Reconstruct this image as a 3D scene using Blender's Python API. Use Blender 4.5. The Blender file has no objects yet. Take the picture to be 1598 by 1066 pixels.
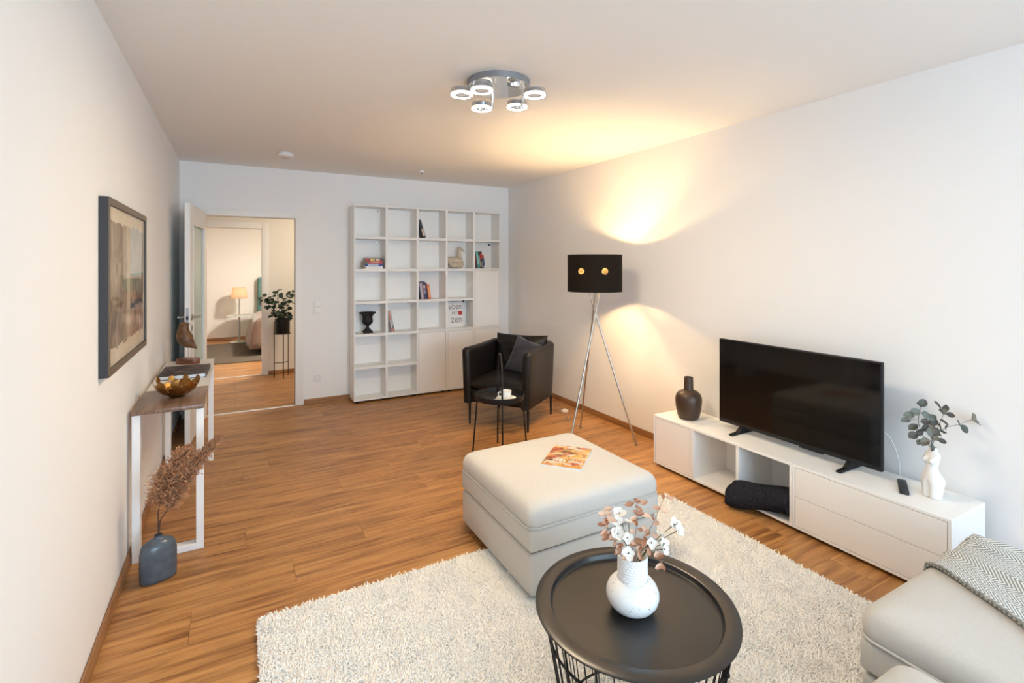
import bpy, bmesh, math, random
from math import pi, sin, cos, radians
from mathutils import Vector, Matrix
random.seed(7)
SC = bpy.context.scene
COL = SC.collection

# ------------------------------------------------------------------ camera, world, exposure
H = 1.475
FPX, HORIZON, YAW = 781.0, 414.0, radians(28.92)
SY, CY = sin(YAW), cos(YAW)
cam = bpy.data.cameras.new('camera')
cam.sensor_width = 36.0
cam.lens = FPX / 1598 * 36.0
cam.shift_y = -(533 - HORIZON) / 1598
cam.clip_start = 0.02
cam_o = bpy.data.objects.new('camera', cam)
cam_o.location = (0, 0, H)
cam_o.rotation_euler = (pi / 2, 0, -YAW)
COL.objects.link(cam_o)
SC.camera = cam_o

def at(px, py, fw):
    """point at distance fw in front of the camera seen at photo pixel px, py"""
    r = (px - 799) / FPX * fw
    return Vector((fw * SY + r * CY, fw * CY - r * SY, H + (HORIZON - py) / FPX * fw))

DAY = 13.5            # overcast daylight outside
world = bpy.data.worlds.new('overcast_sky')
SC.world = world
world.use_nodes = True
bg = world.node_tree.nodes['Background']
bg.inputs[0].default_value = (0.59, 0.795, 1.0, 1)
bg.inputs[1].default_value = DAY

SC.view_settings.view_transform = 'Standard'
SC.view_settings.look = 'None'
SC.view_settings.gamma = 1.0
SC.view_settings.use_curve_mapping = False
SC.view_settings.exposure = 0.08
try:
    SC.cycles.use_denoising = True
    SC.cycles.denoiser = 'OPENIMAGEDENOISE'
    SC.cycles.max_bounces = 8
    SC.cycles.diffuse_bounces = 6
    SC.cycles.sample_clamp_indirect = 6.0
    SC.cycles.caustics_reflective = False
    SC.cycles.caustics_refractive = False
except Exception:
    pass

def portal(name, loc, rot, sx, sy):
    """daylight sampling portal in a window opening"""
    l = bpy.data.lights.new(name, 'AREA')
    l.shape = 'RECTANGLE'; l.size = sx; l.size_y = sy
    l.cycles.is_portal = True
    o = bpy.data.objects.new(name, l)
    o.location = loc; o.rotation_euler = rot
    COL.objects.link(o)

# room extents
XL, XR, YB, YF, ZC = -0.468, 3.10, 5.71, -3.0, 2.475
WIN = (-0.10, 2.80, 0.25, 2.30)          # window behind the camera: x0 x1 z0 z1
portal('daylight_portal', ((WIN[0] + WIN[1]) / 2, YF - 0.01, (WIN[2] + WIN[3]) / 2), (pi / 2, 0, 0), WIN[1] - WIN[0], WIN[3] - WIN[2])

# ------------------------------------------------------------------ materials
MATS = {}
def _nodes(name):
    m = bpy.data.materials.new(name)
    m.use_nodes = True
    nt = m.node_tree
    return m, nt, nt.nodes['Principled BSDF'], nt.nodes['Material Output']

def lnk(nt, a, b): nt.links.new(a, b)

def mat(name, col, rough=0.5, metal=0.0, spec=0.5, var=0.0, vscale=8.0, bump=0.0, bscale=200.0, coat=0.0, sheen=0.0,
        col2=None, emis=None, estr=0.0, aniso=0.0):
    if name in MATS: return MATS[name]
    m, nt, p, out = _nodes(name)
    p.inputs['Base Color'].default_value = (*col, 1)
    p.inputs['Roughness'].default_value = rough
    p.inputs['Metallic'].default_value = metal
    p.inputs['Specular IOR Level'].default_value = spec
    p.inputs['Coat Weight'].default_value = coat
    p.inputs['Sheen Weight'].default_value = sheen
    tc = None
    if var > 0 or col2 is not None:
        tc = nt.nodes.new('ShaderNodeTexCoord')
        n = nt.nodes.new('ShaderNodeTexNoise'); n.inputs['Scale'].default_value = vscale; n.inputs['Detail'].default_value = 5
        lnk(nt, tc.outputs['Object'], n.inputs['Vector'])
        r = nt.nodes.new('ShaderNodeValToRGB')
        c2 = col2 or tuple(c * (1 - var) for c in col)
        r.color_ramp.elements[0].position = 0.3; r.color_ramp.elements[1].position = 0.7
        r.color_ramp.elements[0].color = (*c2, 1); r.color_ramp.elements[1].color = (*col, 1)
        lnk(nt, n.outputs['Fac'], r.inputs['Fac']); lnk(nt, r.outputs['Color'], p.inputs['Base Color'])
    if bump > 0:
        tc = tc or nt.nodes.new('ShaderNodeTexCoord')
        n = nt.nodes.new('ShaderNodeTexNoise'); n.inputs['Scale'].default_value = bscale; n.inputs['Detail'].default_value = 3
        lnk(nt, tc.outputs['Object'], n.inputs['Vector'])
        b = nt.nodes.new('ShaderNodeBump'); b.inputs['Strength'].default_value = bump; b.inputs['Distance'].default_value = 0.004
        lnk(nt, n.outputs['Fac'], b.inputs['Height']); lnk(nt, b.outputs['Normal'], p.inputs['Normal'])
    if emis is not None:
        p.inputs['Emission Color'].default_value = (*emis, 1)
        p.inputs['Emission Strength'].default_value = estr
    MATS[name] = m
    return m

def wood_mat(name, dark, mid, light, grain=(1.7, 30, 30), rough=0.38, planks=False, var=0.16):
    if name in MATS: return MATS[name]
    m, nt, p, out = _nodes(name)
    N = nt.nodes.new
    tc = N('ShaderNodeTexCoord'); oi = N('ShaderNodeObjectInfo')
    mul = N('ShaderNodeVectorMath'); mul.operation = 'SCALE'; mul.inputs['Scale'].default_value = 37.0
    comb = N('ShaderNodeCombineXYZ')
    for i in range(3): lnk(nt, oi.outputs['Random'], comb.inputs[i])
    lnk(nt, comb.outputs[0], mul.inputs[0])
    add = N('ShaderNodeVectorMath'); add.operation = 'ADD'
    lnk(nt, tc.outputs['Object'], add.inputs[0]); lnk(nt, mul.outputs[0], add.inputs[1])
    mp = N('ShaderNodeMapping'); mp.inputs['Scale'].default_value = grain
    lnk(nt, add.outputs[0], mp.inputs['Vector'])
    n1 = N('ShaderNodeTexNoise'); n1.inputs['Scale'].default_value = 1.0; n1.inputs['Detail'].default_value = 9; n1.inputs['Roughness'].default_value = 0.62; n1.inputs['Distortion'].default_value = 0.6
    lnk(nt, mp.outputs[0], n1.inputs['Vector'])
    r = N('ShaderNodeValToRGB')
    e = r.color_ramp.elements
    e[0].position = 0.34; e[0].color = (*dark, 1)
    e[1].position = 0.66; e[1].color = (*light, 1)
    k = e.new(0.46); k.color = (*mid, 1)
    lnk(nt, n1.outputs['Fac'], r.inputs['Fac'])
    # broad streaks and knots
    mp2 = N('ShaderNodeMapping'); mp2.inputs['Scale'].default_value = (grain[0] * 0.9, grain[1] * 0.28, grain[2] * 0.28)
    lnk(nt, add.outputs[0], mp2.inputs['Vector'])
    n2 = N('ShaderNodeTexNoise'); n2.inputs['Scale'].default_value = 1.6; n2.inputs['Detail'].default_value = 4; n2.inputs['Distortion'].default_value = 1.2
    lnk(nt, mp2.outputs[0], n2.inputs['Vector'])
    r2 = N('ShaderNodeValToRGB')
    r2.color_ramp.elements[0].position = 0.25; r2.color_ramp.elements[0].color = (0.42, 0.36, 0.30, 1)
    r2.color_ramp.elements[1].position = 0.52; r2.color_ramp.elements[1].color = (1, 1, 1, 1)
    lnk(nt, n2.outputs['Fac'], r2.inputs['Fac'])
    mx = N('ShaderNodeMix'); mx.data_type = 'RGBA'; mx.blend_type = 'MULTIPLY'; mx.inputs[0].default_value = 0.75
    lnk(nt, r.outputs['Color'], mx.inputs[6]); lnk(nt, r2.outputs['Color'], mx.inputs[7])
    # each plank its own tone
    mr = N('ShaderNodeMapRange'); mr.inputs[3].default_value = 1 - var * 0.5; mr.inputs[4].default_value = 1 + var * 0.5
    lnk(nt, oi.outputs['Random'], mr.inputs[0])
    hs = N('ShaderNodeHueSaturation'); lnk(nt, mr.outputs[0], hs.inputs['Value']); lnk(nt, mx.outputs[2], hs.inputs['Color'])
    last = hs.outputs['Color']
    if planks:
        br = N('ShaderNodeTexBrick'); br.inputs['Scale'].default_value = 1.0
        br.inputs['Brick Width'].default_value = 1.3; br.inputs['Row Height'].default_value = 0.22; br.inputs['Mortar Size'].default_value = 0.002
        br.inputs['Color1'].default_value = (0.85, 0.85, 0.85, 1); br.inputs['Color2'].default_value = (1.1, 1.1, 1.1, 1); br.inputs['Mortar'].default_value = (0.45, 0.4, 0.35, 1)
        lnk(nt, tc.outputs['Object'], br.inputs['Vector'])
        m2 = N('ShaderNodeMix'); m2.data_type = 'RGBA'; m2.blend_type = 'MULTIPLY'; m2.inputs[0].default_value = 1
        lnk(nt, last, m2.inputs[6]); lnk(nt, br.outputs['Color'], m2.inputs[7]); last = m2.outputs[2]
    lnk(nt, last, p.inputs['Base Color'])
    p.inputs['Roughness'].default_value = rough
    b = N('ShaderNodeBump'); b.inputs['Strength'].default_value = 0.12; b.inputs['Distance'].default_value = 0.002
    lnk(nt, n1.outputs['Fac'], b.inputs['Height']); lnk(nt, b.outputs['Normal'], p.inputs['Normal'])
    MATS[name] = m
    return m

def glow(name, col, strength):
    if name in MATS: return MATS[name]
    m = bpy.data.materials.new(name); m.use_nodes = True
    nt = m.node_tree; nt.nodes.clear()
    e = nt.nodes.new('ShaderNodeEmission'); e.inputs[0].default_value = (*col, 1); e.inputs[1].default_value = strength
    o = nt.nodes.new('ShaderNodeOutputMaterial'); lnk(nt, e.outputs[0], o.inputs[0])
    MATS[name] = m
    return m

def seethrough(name, col, fac, rough=0.5, tcol=(1, 1, 1), weave=0.0):
    """fac = share of light passing straight through"""
    if name in MATS: return MATS[name]
    m, nt, p, out = _nodes(name)
    p.inputs['Base Color'].default_value = (*col, 1); p.inputs['Roughness'].default_value = rough; p.inputs['Specular IOR Level'].default_value = 0.15 if weave else 0.5
    t = nt.nodes.new('ShaderNodeBsdfTransparent'); t.inputs[0].default_value = (*tcol, 1)
    mx = nt.nodes.new('ShaderNodeMixShader'); mx.inputs[0].default_value = fac
    if weave > 0:
        tc = nt.nodes.new('ShaderNodeTexCoord')
        mp = nt.nodes.new('ShaderNodeMapping'); mp.inputs['Scale'].default_value = (30, 30, 400)
        n = nt.nodes.new('ShaderNodeTexNoise'); n.inputs['Scale'].default_value = 1.0; n.inputs['Detail'].default_value = 4
        lnk(nt, tc.outputs['Object'], mp.inputs[0]); lnk(nt, mp.outputs[0], n.inputs['Vector'])
        mr = nt.nodes.new('ShaderNodeMapRange'); mr.inputs[1].default_value = 0.35; mr.inputs[2].default_value = 0.7
        mr.inputs[3].default_value = fac * 0.3; mr.inputs[4].default_value = fac * 1.7
        lnk(nt, n.outputs['Fac'], mr.inputs[0]); lnk(nt, mr.outputs[0], mx.inputs[0])
    lnk(nt, p.outputs[0], mx.inputs[1]); lnk(nt, t.outputs[0], mx.inputs[2]); lnk(nt, mx.outputs[0], out.inputs[0])
    MATS[name] = m
    return m

WALL = mat('wall_paint', (0.855, 0.845, 0.83), 0.9, spec=0.2, bump=0.05, bscale=300)
CEIL = mat('ceiling_paint', (0.85, 0.84, 0.82), 0.95, spec=0.1)
WHITE = mat('white_lacquer', (0.87, 0.86, 0.835), 0.45)
WHITE_IN = mat('white_lacquer_door', (0.86, 0.845, 0.815), 0.45)
DOORW = mat('door_white', (0.85, 0.835, 0.80), 0.5)
METALW = mat('white_metal', (0.82, 0.81, 0.80), 0.4)
BLACK = mat('black_metal', (0.008, 0.008, 0.009), 0.42, spec=0.3)
BLACKP = mat('black_plastic', (0.009, 0.009, 0.011), 0.5, spec=0.3)
CHROME = mat('chrome', (0.85, 0.85, 0.86), 0.06, 1.0)
STEEL = mat('brushed_steel', (0.48, 0.46, 0.43), 0.34, 1.0)
FLOORM = wood_mat('oak_floor', (0.22, 0.085, 0.026), (0.40, 0.185, 0.058), (0.55, 0.285, 0.10), rough=0.40)
FLOORP = wood_mat('oak_floor_far', (0.22, 0.085, 0.026), (0.40, 0.185, 0.058), (0.55, 0.285, 0.10), rough=0.40, planks=True)
BASEW = wood_mat('baseboard_wood', (0.22, 0.10, 0.038), (0.33, 0.155, 0.058), (0.41, 0.20, 0.08), grain=(2, 2, 40), rough=0.45, var=0.1)
DARKWOOD = wood_mat('grey_brown_wood', (0.10, 0.055, 0.035), (0.19, 0.11, 0.072), (0.27, 0.17, 0.115), grain=(40, 3, 40), rough=0.32, var=0.05)
REDWOOD = wood_mat('reddish_wood', (0.08, 0.025, 0.012), (0.17, 0.055, 0.024), (0.24, 0.085, 0.04), grain=(6, 30, 30), rough=0.35, var=0.05)
FABRIC = mat('grey_beige_fabric', (0.60, 0.575, 0.53), 0.95, spec=0.1, var=0.06, vscale=120, bump=0.35, bscale=900, sheen=0.15)
LEATHER = mat('black_leather', (0.007, 0.006, 0.006), 0.38, spec=0.3, bump=0.25, bscale=160)

# ------------------------------------------------------------------ mesh helpers
class MB:
    def __init__(s): s.v = []; s.f = []; s.uv = None
    def add(s, vs, fs):
        b = len(s.v); s.v += [tuple(p) for p in vs]; s.f += [tuple(i + b for i in f) for f in fs]; return s
    def box(s, x0, x1, y0, y1, z0, z1):
        x0, x1 = min(x0, x1), max(x0, x1); y0, y1 = min(y0, y1), max(y0, y1); z0, z1 = min(z0, z1), max(z0, z1)
        return s.add([(x0, y0, z0), (x1, y0, z0), (x1, y1, z0), (x0, y1, z0), (x0, y0, z1), (x1, y0, z1), (x1, y1, z1), (x0, y1, z1)],
                     [(0, 3, 2, 1), (4, 5, 6, 7), (0, 1, 5, 4), (1, 2, 6, 5), (2, 3, 7, 6), (3, 0, 4, 7)])
    def rbox(s, x0, x1, y0, y1, z0, z1, r=0.01, seg=3):
        bm = bmesh.new()
        bmesh.ops.create_cube(bm, size=1.0)
        for v in bm.verts:
            v.co = Vector(((x0 + x1) / 2 + v.co.x * (x1 - x0), (y0 + y1) / 2 + v.co.y * (y1 - y0), (z0 + z1) / 2 + v.co.z * (z1 - z0)))
        bmesh.ops.bevel(bm, geom=list(bm.edges), offset=r, segments=seg, profile=0.5, affect='EDGES')
        bm.verts.index_update()
        s.add([v.co for v in bm.verts], [[v.index for v in f.verts] for f in bm.faces]); bm.free(); return s
    def tube(s, pts, r, n=8, closed=False, cap=True):
        pts = [Vector(p) for p in pts]; N = len(pts)
        rs = r if isinstance(r, (list, tuple)) else [r] * N
        rings = []; prev = None
        for i, p in enumerate(pts):
            if closed: t = pts[(i + 1) % N] - pts[i - 1]
            else: t = pts[min(i + 1, N - 1)] - pts[max(i - 1, 0)]
            t.normalize()
            if prev is None:
                a = Vector((0, 0, 1)) if abs(t.z) < 0.9 else Vector((1, 0, 0))
                u = t.cross(a).normalized()
            else:
                u = (prev - t * prev.dot(t)).normalized()
            prev = u; w = t.cross(u)
            rings.append([p + (u * cos(2 * pi * k / n) + w * sin(2 * pi * k / n)) * rs[i] for k in range(n)])
        b = len(s.v)
        for rg in rings: s.v += [tuple(q) for q in rg]
        for i in range(N if closed else N - 1):
            j = (i + 1) % N
            for k in range(n):
                s.f.append((b + i * n + k, b + i * n + (k + 1) % n, b + j * n + (k + 1) % n, b + j * n + k))
        if cap and not closed:
            s.f.append(tuple(b + k for k in reversed(range(n)))); s.f.append(tuple(b + (N - 1) * n + k for k in range(n)))
        return s
    def lathe(s, prof, n=32, c=(0, 0, 0), cap=True, sx=1.0, sy=1.0, a0=0.0, a1=2 * pi):
        full = abs(a1 - a0 - 2 * pi) < 1e-6
        m = n if full else n + 1
        b = len(s.v)
        for (r, z) in prof:
            for k in range(m):
                a = a0 + (a1 - a0) * k / n
                s.v.append((c[0] + r * cos(a) * sx, c[1] + r * sin(a) * sy, c[2] + z))
        for i in range(len(prof) - 1):
            for k in range(n):
                k2 = (k + 1) % m if full else k + 1
                s.f.append((b + i * m + k, b + i * m + k2, b + (i + 1) * m + k2, b + (i + 1) * m + k))
        if cap and full:
            if prof[0][0] > 1e-6: s.f.append(tuple(b + k for k in reversed(range(m))))
            if prof[-1][0] > 1e-6: s.f.append(tuple(b + (len(prof) - 1) * m + k for k in range(m)))
        return s
    def loft(s, rings, cap=True):
        n = len(rings[0]); b = len(s.v)
        for r in rings: s.v += [tuple(p) for p in r]
        for i in range(len(rings) - 1):
            for k in range(n):
                s.f.append((b + i * n + k, b + i * n + (k + 1) % n, b + (i + 1) * n + (k + 1) % n, b + (i + 1) * n + k))
        if cap:
            s.f.append(tuple(b + k for k in reversed(range(n)))); s.f.append(tuple(b + (len(rings) - 1) * n + k for k in range(n)))
        return s
    def grid(s, fn, nu, nv, uv=False):
        b = len(s.v)
        for j in range(nv + 1):
            for i in range(nu + 1): s.v.append(tuple(fn(i / nu, j / nv)))
        for j in range(nv):
            for i in range(nu):
                q = b + j * (nu + 1) + i
                s.f.append((q, q + 1, q + nu + 2, q + nu + 1))
        if uv: s.uv = [(i / nu, j / nv) for j in range(nv + 1) for i in range(nu + 1)]
        return s
    def sphere(s, c, r, n=12, m=8, sz=1.0):
        prof = [(max(r * sin(pi * i / m), 1e-5), -r * cos(pi * i / m) * sz) for i in range(m + 1)]
        return s.lathe(prof, n, c, cap=False)
    def mesh(s, name, material, smooth=None):
        me = bpy.data.meshes.new(name)
        me.from_pydata(s.v, [], s.f)
        if s.uv:
            l = me.uv_layers.new(name='UVMap')
            for lp in me.loops: l.data[lp.index].uv = s.uv[lp.vertex_index]
        me.validate()
        if smooth is not None:
            me.polygons.foreach_set('use_smooth', [True] * len(me.polygons))
            me.set_sharp_from_angle(angle=radians(smooth))
        if material: me.materials.append(material)
        me.update()
        return me
    def build(s, name, material, parent=None, smooth=None, loc=None, rot=None):
        return link(name, s.mesh(name, material, smooth), parent, loc, rot)

def link(name, me, parent=None, loc=None, rot=None):
    o = bpy.data.objects.new(name, me); COL.objects.link(o)
    if parent: o.parent = parent
    if loc is not None: o.location = loc
    if rot is not None: o.rotation_euler = rot
    return o

def tag(o, label, cat, group=None, kind=None):
    o['label'] = label; o['category'] = cat
    if group: o['group'] = group
    if kind: o['kind'] = kind
    return o
def thing(name, label, cat, loc=(0, 0, 0), rz=0.0, group=None):
    o = bpy.data.objects.new(name, None); COL.objects.link(o)
    o.empty_display_size = 0.05
    o.location = loc; o.rotation_euler = (0, 0, rz)
    return tag(o, label, cat, group)
def struct(name, mb, m, label, smooth=None):
    o = mb.build(name, m, None, smooth); o['kind'] = 'structure'; o['label'] = label
    return o
def text_mesh(txt, size, m, name, extrude=0.0004, align='LEFT', sx=1.0):
    cu = bpy.data.curves.new(name, 'FONT'); cu.body = txt; cu.size = size; cu.extrude = extrude; cu.align_x = align; cu.resolution_u = 3
    t = bpy.data.objects.new('tmp', cu); COL.objects.link(t)
    dg = bpy.context.evaluated_depsgraph_get()
    me = bpy.data.meshes.new_from_object(t.evaluated_get(dg))
    bpy.data.objects.remove(t); bpy.data.curves.remove(cu)
    me.materials.clear(); me.materials.append(m)
    if sx != 1.0:
        for v in me.vertices: v.co.x *= sx
    return me
def arc(c, r, a0, a1, n):
    return [(c[0] + r * cos(a0 + (a1 - a0) * i / n), c[1] + r * sin(a0 + (a1 - a0) * i / n)) for i in range(n + 1)]

# ------------------------------------------------------------------ the setting
T = 0.12
# floor with planks
PW, PL = 0.22, 1.285
floor = struct('floor', MB().box(XL - 0.02, XR + 0.02, YF - 0.02, YB + 0.02, -0.06, -0.0085), mat('subfloor', (0.10, 0.05, 0.025), 0.8), 'warm oak plank floor of the living room')
plank_cache = {}
def plank_mesh(L, PW=PW):
    key = (round(L, 4), round(PW, 4))
    if key not in plank_cache:
        g, c, e = 0.0004, 0.0012, 0.0
        x0, x1, y0, y1 = g, L - g, g, PW - g
        v = [(x0, y0, -0.008), (x1, y0, -0.008), (x1, y1, -0.008), (x0, y1, -0.008), (x0, y0, -c), (x1, y0, -c), (x1, y1, -c), (x0, y1, -c),
             (x0 + c, y0 + c, 0), (x1 - c, y0 + c, 0), (x1 - c, y1 - c, 0), (x0 + c, y1 - c, 0)]
        f = [(0, 1, 5, 4), (1, 2, 6, 5), (2, 3, 7, 6), (3, 0, 4, 7), (4, 5, 9, 8), (5, 6, 10, 9), (6, 7, 11, 10), (7, 4, 8, 11), (8, 9, 10, 11)]
        plank_cache[key] = MB().add(v, f).mesh('plank', FLOORM)
    return plank_cache[key]
rng = random.Random(3)
y = 2.97 - PW * 28
row = 0
while y < YB + 0.01:
    if y + PW > YF - 0.01:
        x = XL - rng.choice([0.06, 0.2, 0.38, 0.6, 0.77, 0.98, 1.1])
        if abs(y - 2.97) < 0.01: x = 0.047 - PL
        if abs(y - 2.53) < 0.01: x = 0.25 - PL
        while x < XR:
            a, b = max(x, XL - 0.01), min(x + PL, XR + 0.01)
            if b - a > 0.02:
                link('plank', plank_mesh(b - a, min(PW, YB + 0.015 - y)), floor, (a, y, 0))
            x += PL
    y += PW

struct('ceiling', MB().box(XL - 0.1, XR + 0.1, YF - 0.1, YB + 0.05, ZC, ZC + 0.1), CEIL, 'plain white ceiling of the living room')
struct('wall_left', MB().box(XL - T, XL, YF - T, YB + T, 0, ZC), WALL, 'white left wall with framed picture')
struct('wall_right', MB().box(XR, XR + T, YF - T, YB + T, 0, ZC), WALL, 'white right wall behind the television')
DX0, DX1, DZ = -0.25, 0.551, 1.965
struct('wall_back', MB().box(XL, DX0 - 0.03, YB, YB + T, 0, ZC).box(DX1 + 0.03, XR, YB, YB + T, 0, ZC).box(DX0 - 0.03, DX1 + 0.03, YB, YB + T, DZ + 0.03, ZC), WALL,
       'white back wall with doorway and bookcase')
struct('wall_front', MB().box(XL, WIN[0], YF - T, YF, 0, ZC).box(WIN[1], XR, YF - T, YF, 0, ZC).box(WIN[0], WIN[1], YF - T, YF, 0, WIN[2]).box(WIN[0], WIN[1], YF - T, YF, WIN[3], ZC), WALL,
       'white window wall facing the bookcase')
w = MB()
for a, b in ((WIN[0], WIN[0] + 0.06), (WIN[1] - 0.06, WIN[1]), ((WIN[0] + WIN[1]) / 2 - 0.05, (WIN[0] + WIN[1]) / 2 + 0.05)): w.box(a, b, YF - 0.09, YF - 0.03, WIN[2], WIN[3])
for a, b in ((WIN[2], WIN[2] + 0.06), (WIN[3] - 0.06, WIN[3])): w.box(WIN[0] + 0.06, (WIN[0] + WIN[1]) / 2 - 0.05, YF - 0.09, YF - 0.03, a, b).box((WIN[0] + WIN[1]) / 2 + 0.05, WIN[1] - 0.06, YF - 0.09, YF - 0.03, a, b)
win = struct('window_1', w, DOORW, 'wide white framed window letting in daylight')
GLASS = seethrough('window_glass', (0.9, 0.95, 1.0), 0.93, 0.02)
for x0, x1 in ((WIN[0] + 0.06, (WIN[0] + WIN[1]) / 2 - 0.05), ((WIN[0] + WIN[1]) / 2 + 0.05, WIN[1] - 0.06)):
    MB().box(x0, x1, YF - 0.064, YF - 0.056, WIN[2] + 0.06, WIN[3] - 0.06).build('pane', GLASS, win)

def skirting(name, pts, label, h=0.052, t=0.016):
    """pts: (x0,x1,y0,y1) footprints; rounded top edge"""
    mb = MB()
    for (x0, x1, y0, y1) in pts:
        mb.box(x0, x1, y0, y1, 0, h - 0.006)
        dx, dy = (0.004, 0) if (x1 - x0) < (y1 - y0) else (0, 0.004)
        mb.box(x0 + dx, x1 - dx, y0 + dy, y1 - dy, h - 0.006, h)
    return struct(name, mb, BASEW, label)
skirting('baseboard_left', [(XL, XL + 0.016, YF, YB)], 'brown wood baseboard along the left wall')
skirting('baseboard_right', [(XR - 0.016, XR, YF, YB)], 'brown wood baseboard along the right wall')
skirting('baseboard_back', [(DX1 + 0.083, XR - 0.016, YB - 0.016, YB)], 'brown wood baseboard along the back wall')

# living room door frame
def casing(name, x0, x1, zt, yface, depth, label, side=0.075):
    mb = MB()
    # lining
    mb.box(x0 - 0.03, x0, yface, yface + depth, 0, zt).box(x1, x1 + 0.03, yface, yface + depth, 0, zt).box(x0 - 0.03, x1 + 0.03, yface, yface + depth, zt, zt + 0.03)
    for yy in ((yface - 0.012, yface), (yface + depth, yface + depth + 0.012)):
        mb.rbox(x0 - side, x0 + 0.0, yy[0], yy[1], 0, zt + side, 0.003, 2).rbox(x1, x1 + side, yy[0], yy[1], 0, zt + side, 0.003, 2).rbox(x0, x1, yy[0], yy[1], zt, zt + side, 0.003, 2)
    return struct(name, mb, DOORW, label, 40)
fr = casing('trim_1', DX0, DX1, DZ, YB, T, 'white door frame in the back wall')
MB().rbox(DX1 - 0.002, DX1 + 0.003, YB + 0.015, YB + 0.035, 1.0, 1.17, 0.001, 1).build('strike_plate', STEEL, fr)
mb = MB().box(DX1 - 0.004, DX1 - 0.0005, YB + 0.055, YB + 0.07, 0.0, DZ)
mb.build('rubber_seal', mat('seal', (0.25, 0.25, 0.25), 0.7), fr)
struct('trim_2', MB().rbox(DX0, DX1, YB - 0.005, YB + 0.03, -0.002, 0.005, 0.002, 2), mat('threshold_metal', (0.75, 0.74, 0.72), 0.3, 0.6), 'silver threshold strip under the living room doorway')

# door leaf, open against the left wall
hinge = Vector((DX0 - 0.036, YB - 0.016, 0.0)); free = Vector((-0.364, 4.855, 0.0))
DW = (free - hinge).length
ang = math.atan2(free.y - hinge.y, free.x - hinge.x)
door = thing('door_1', 'white open door with tall frosted glass pane beside the left wall', 'door', hinge, ang)
door['kind'] = 'structure'
LH = 1.985; TH = 0.04; st = 0.14
# local x along leaf from hinge to free edge, y = thickness (positive y side faces +X room)
MB().rbox(0, st, 0, TH, 0.008, LH, 0.003, 1).build('stile', DOORW, door, 30)
MB().rbox(DW - st, DW, 0, TH, 0.008, LH, 0.003, 1).build('stile', DOORW, door, 30)
MB().rbox(st, DW - st, 0, TH, LH - 0.16, LH, 0.003, 1).build('top_rail', DOORW, door, 30)
MB().rbox(st, DW - st, 0, TH, 0.008, 0.25, 0.003, 1).build('bottom_rail', DOORW, door, 30)
gl = mat('frosted_glass', (0.50, 0.60, 0.54), 0.25)
MB().box(st, DW - st, TH / 2 - 0.004, TH / 2 + 0.004, 0.25, LH - 0.16).build('glass_pane', gl, door)
for (yy0, yy1) in ((-0.004, 0.006), (TH - 0.006, TH + 0.004)):
    b = MB()
    b.box(st, st + 0.012, yy0, yy1, 0.25, LH - 0.16).box(DW - st - 0.012, DW - st, yy0, yy1, 0.25, LH - 0.16)
    b.box(st + 0.012, DW - st - 0.012, yy0, yy1, LH - 0.172, LH - 0.16).box(st + 0.012, DW - st - 0.012, yy0, yy1, 0.25, 0.262)
    b.build('glazing_bead', DOORW, door)
for s, y0 in ((1, TH), (-1, 0)):
    hx = DW - 0.055
    hb = MB().lathe([(0.024, 0), (0.024, 0.008), (0.010, 0.009)], 20)
    o = hb.build('handle_rosette', STEEL, door, 40, (hx, y0, 1.047), (-pi / 2 * s, 0, 0))
    MB().tube([(0, 0, 0.005), (0, 0, 0.045), (0.0, 0, 0.05)], 0.009, 12).build('spindle', STEEL, o, 50)
    MB().tube([(0.0, 0, 0.048), (-0.02, 0, 0.052), (-0.125, 0, 0.05)], 0.0095, 12).build('lever', STEEL, o, 50)
    k = MB().lathe([(0.024, 0), (0.024, 0.006), (0.004, 0.007)], 20).build('key_rosette', STEEL, door, 40, (hx, y0, 0.955), (-pi / 2 * s, 0, 0))
    MB().box(-0.004, 0.004, -0.014, 0.010, 0.006, 0.008).build('keyhole', BLACKP, k)
MB().rbox(DW - 0.001, DW + 0.002, 0.01, 0.03, 0.90, 1.13, 0.001, 1).build('lock_plate', mat('lock_steel', (0.45, 0.47, 0.5), 0.4, 0.8), door)
MB().rbox(DW + 0.001, DW + 0.012, 0.013, 0.027, 1.03, 1.06, 0.002, 1).build('latch', BLACKP, door)

# ---- hall
HY1 = 7.50
BX0, BX1, BZ = -0.47, 0.309, 1.965
HALLW = mat('hall_paint', (0.84, 0.81, 0.745), 0.9, spec=0.2)
struct('floor_hall', MB().box(-1.6, 2.4, YB + 0.02, HY1 + 0.14, -0.05, 0), FLOORP, 'oak floor of the hallway beyond the door')
struct('ceiling_hall', MB().box(-1.6, 2.4, YB + 0.06, HY1, ZC, ZC + 0.08), CEIL, 'white ceiling of the hallway')
struct('wall_hall_left', MB().box(-1.7, -1.6, YB + T, HY1 + T, 0, ZC), HALLW, 'cream left wall of the hallway')
struct('wall_hall_right', MB().box(2.4, 2.5, YB + T, HY1 + T, 0, ZC), HALLW, 'cream right wall of the hallway')
struct('wall_hall_near', MB().box(-1.6, XL - T, YB + T - 0.02, YB + T, 0, ZC), HALLW, 'cream near wall of the hallway')
struct('wall_hall_back', MB().box(-1.6, BX0 - 0.03, HY1, HY1 + T, 0, ZC).box(BX1 + 0.03, 2.4, HY1, HY1 + T, 0, ZC).box(BX0 - 0.03, BX1 + 0.03, HY1, HY1 + T, BZ + 0.03, ZC), HALLW,
       'cream hallway wall with bedroom doorway')
casing('trim_3', BX0, BX1, BZ, HY1, T, 'cream door frame of the bedroom beyond the hallway', 0.08)
struct('trim_4', MB().rbox(BX0, BX1, HY1 + 0.03, HY1 + 0.065, -0.002, 0.005, 0.002, 2), MATS['threshold_metal'], 'silver threshold strip under the bedroom doorway')
skirting('baseboard_hall', [(BX1 + 0.08, 2.4, HY1 - 0.016, HY1)], 'brown wood baseboard in the hallway behind the plant')
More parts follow.
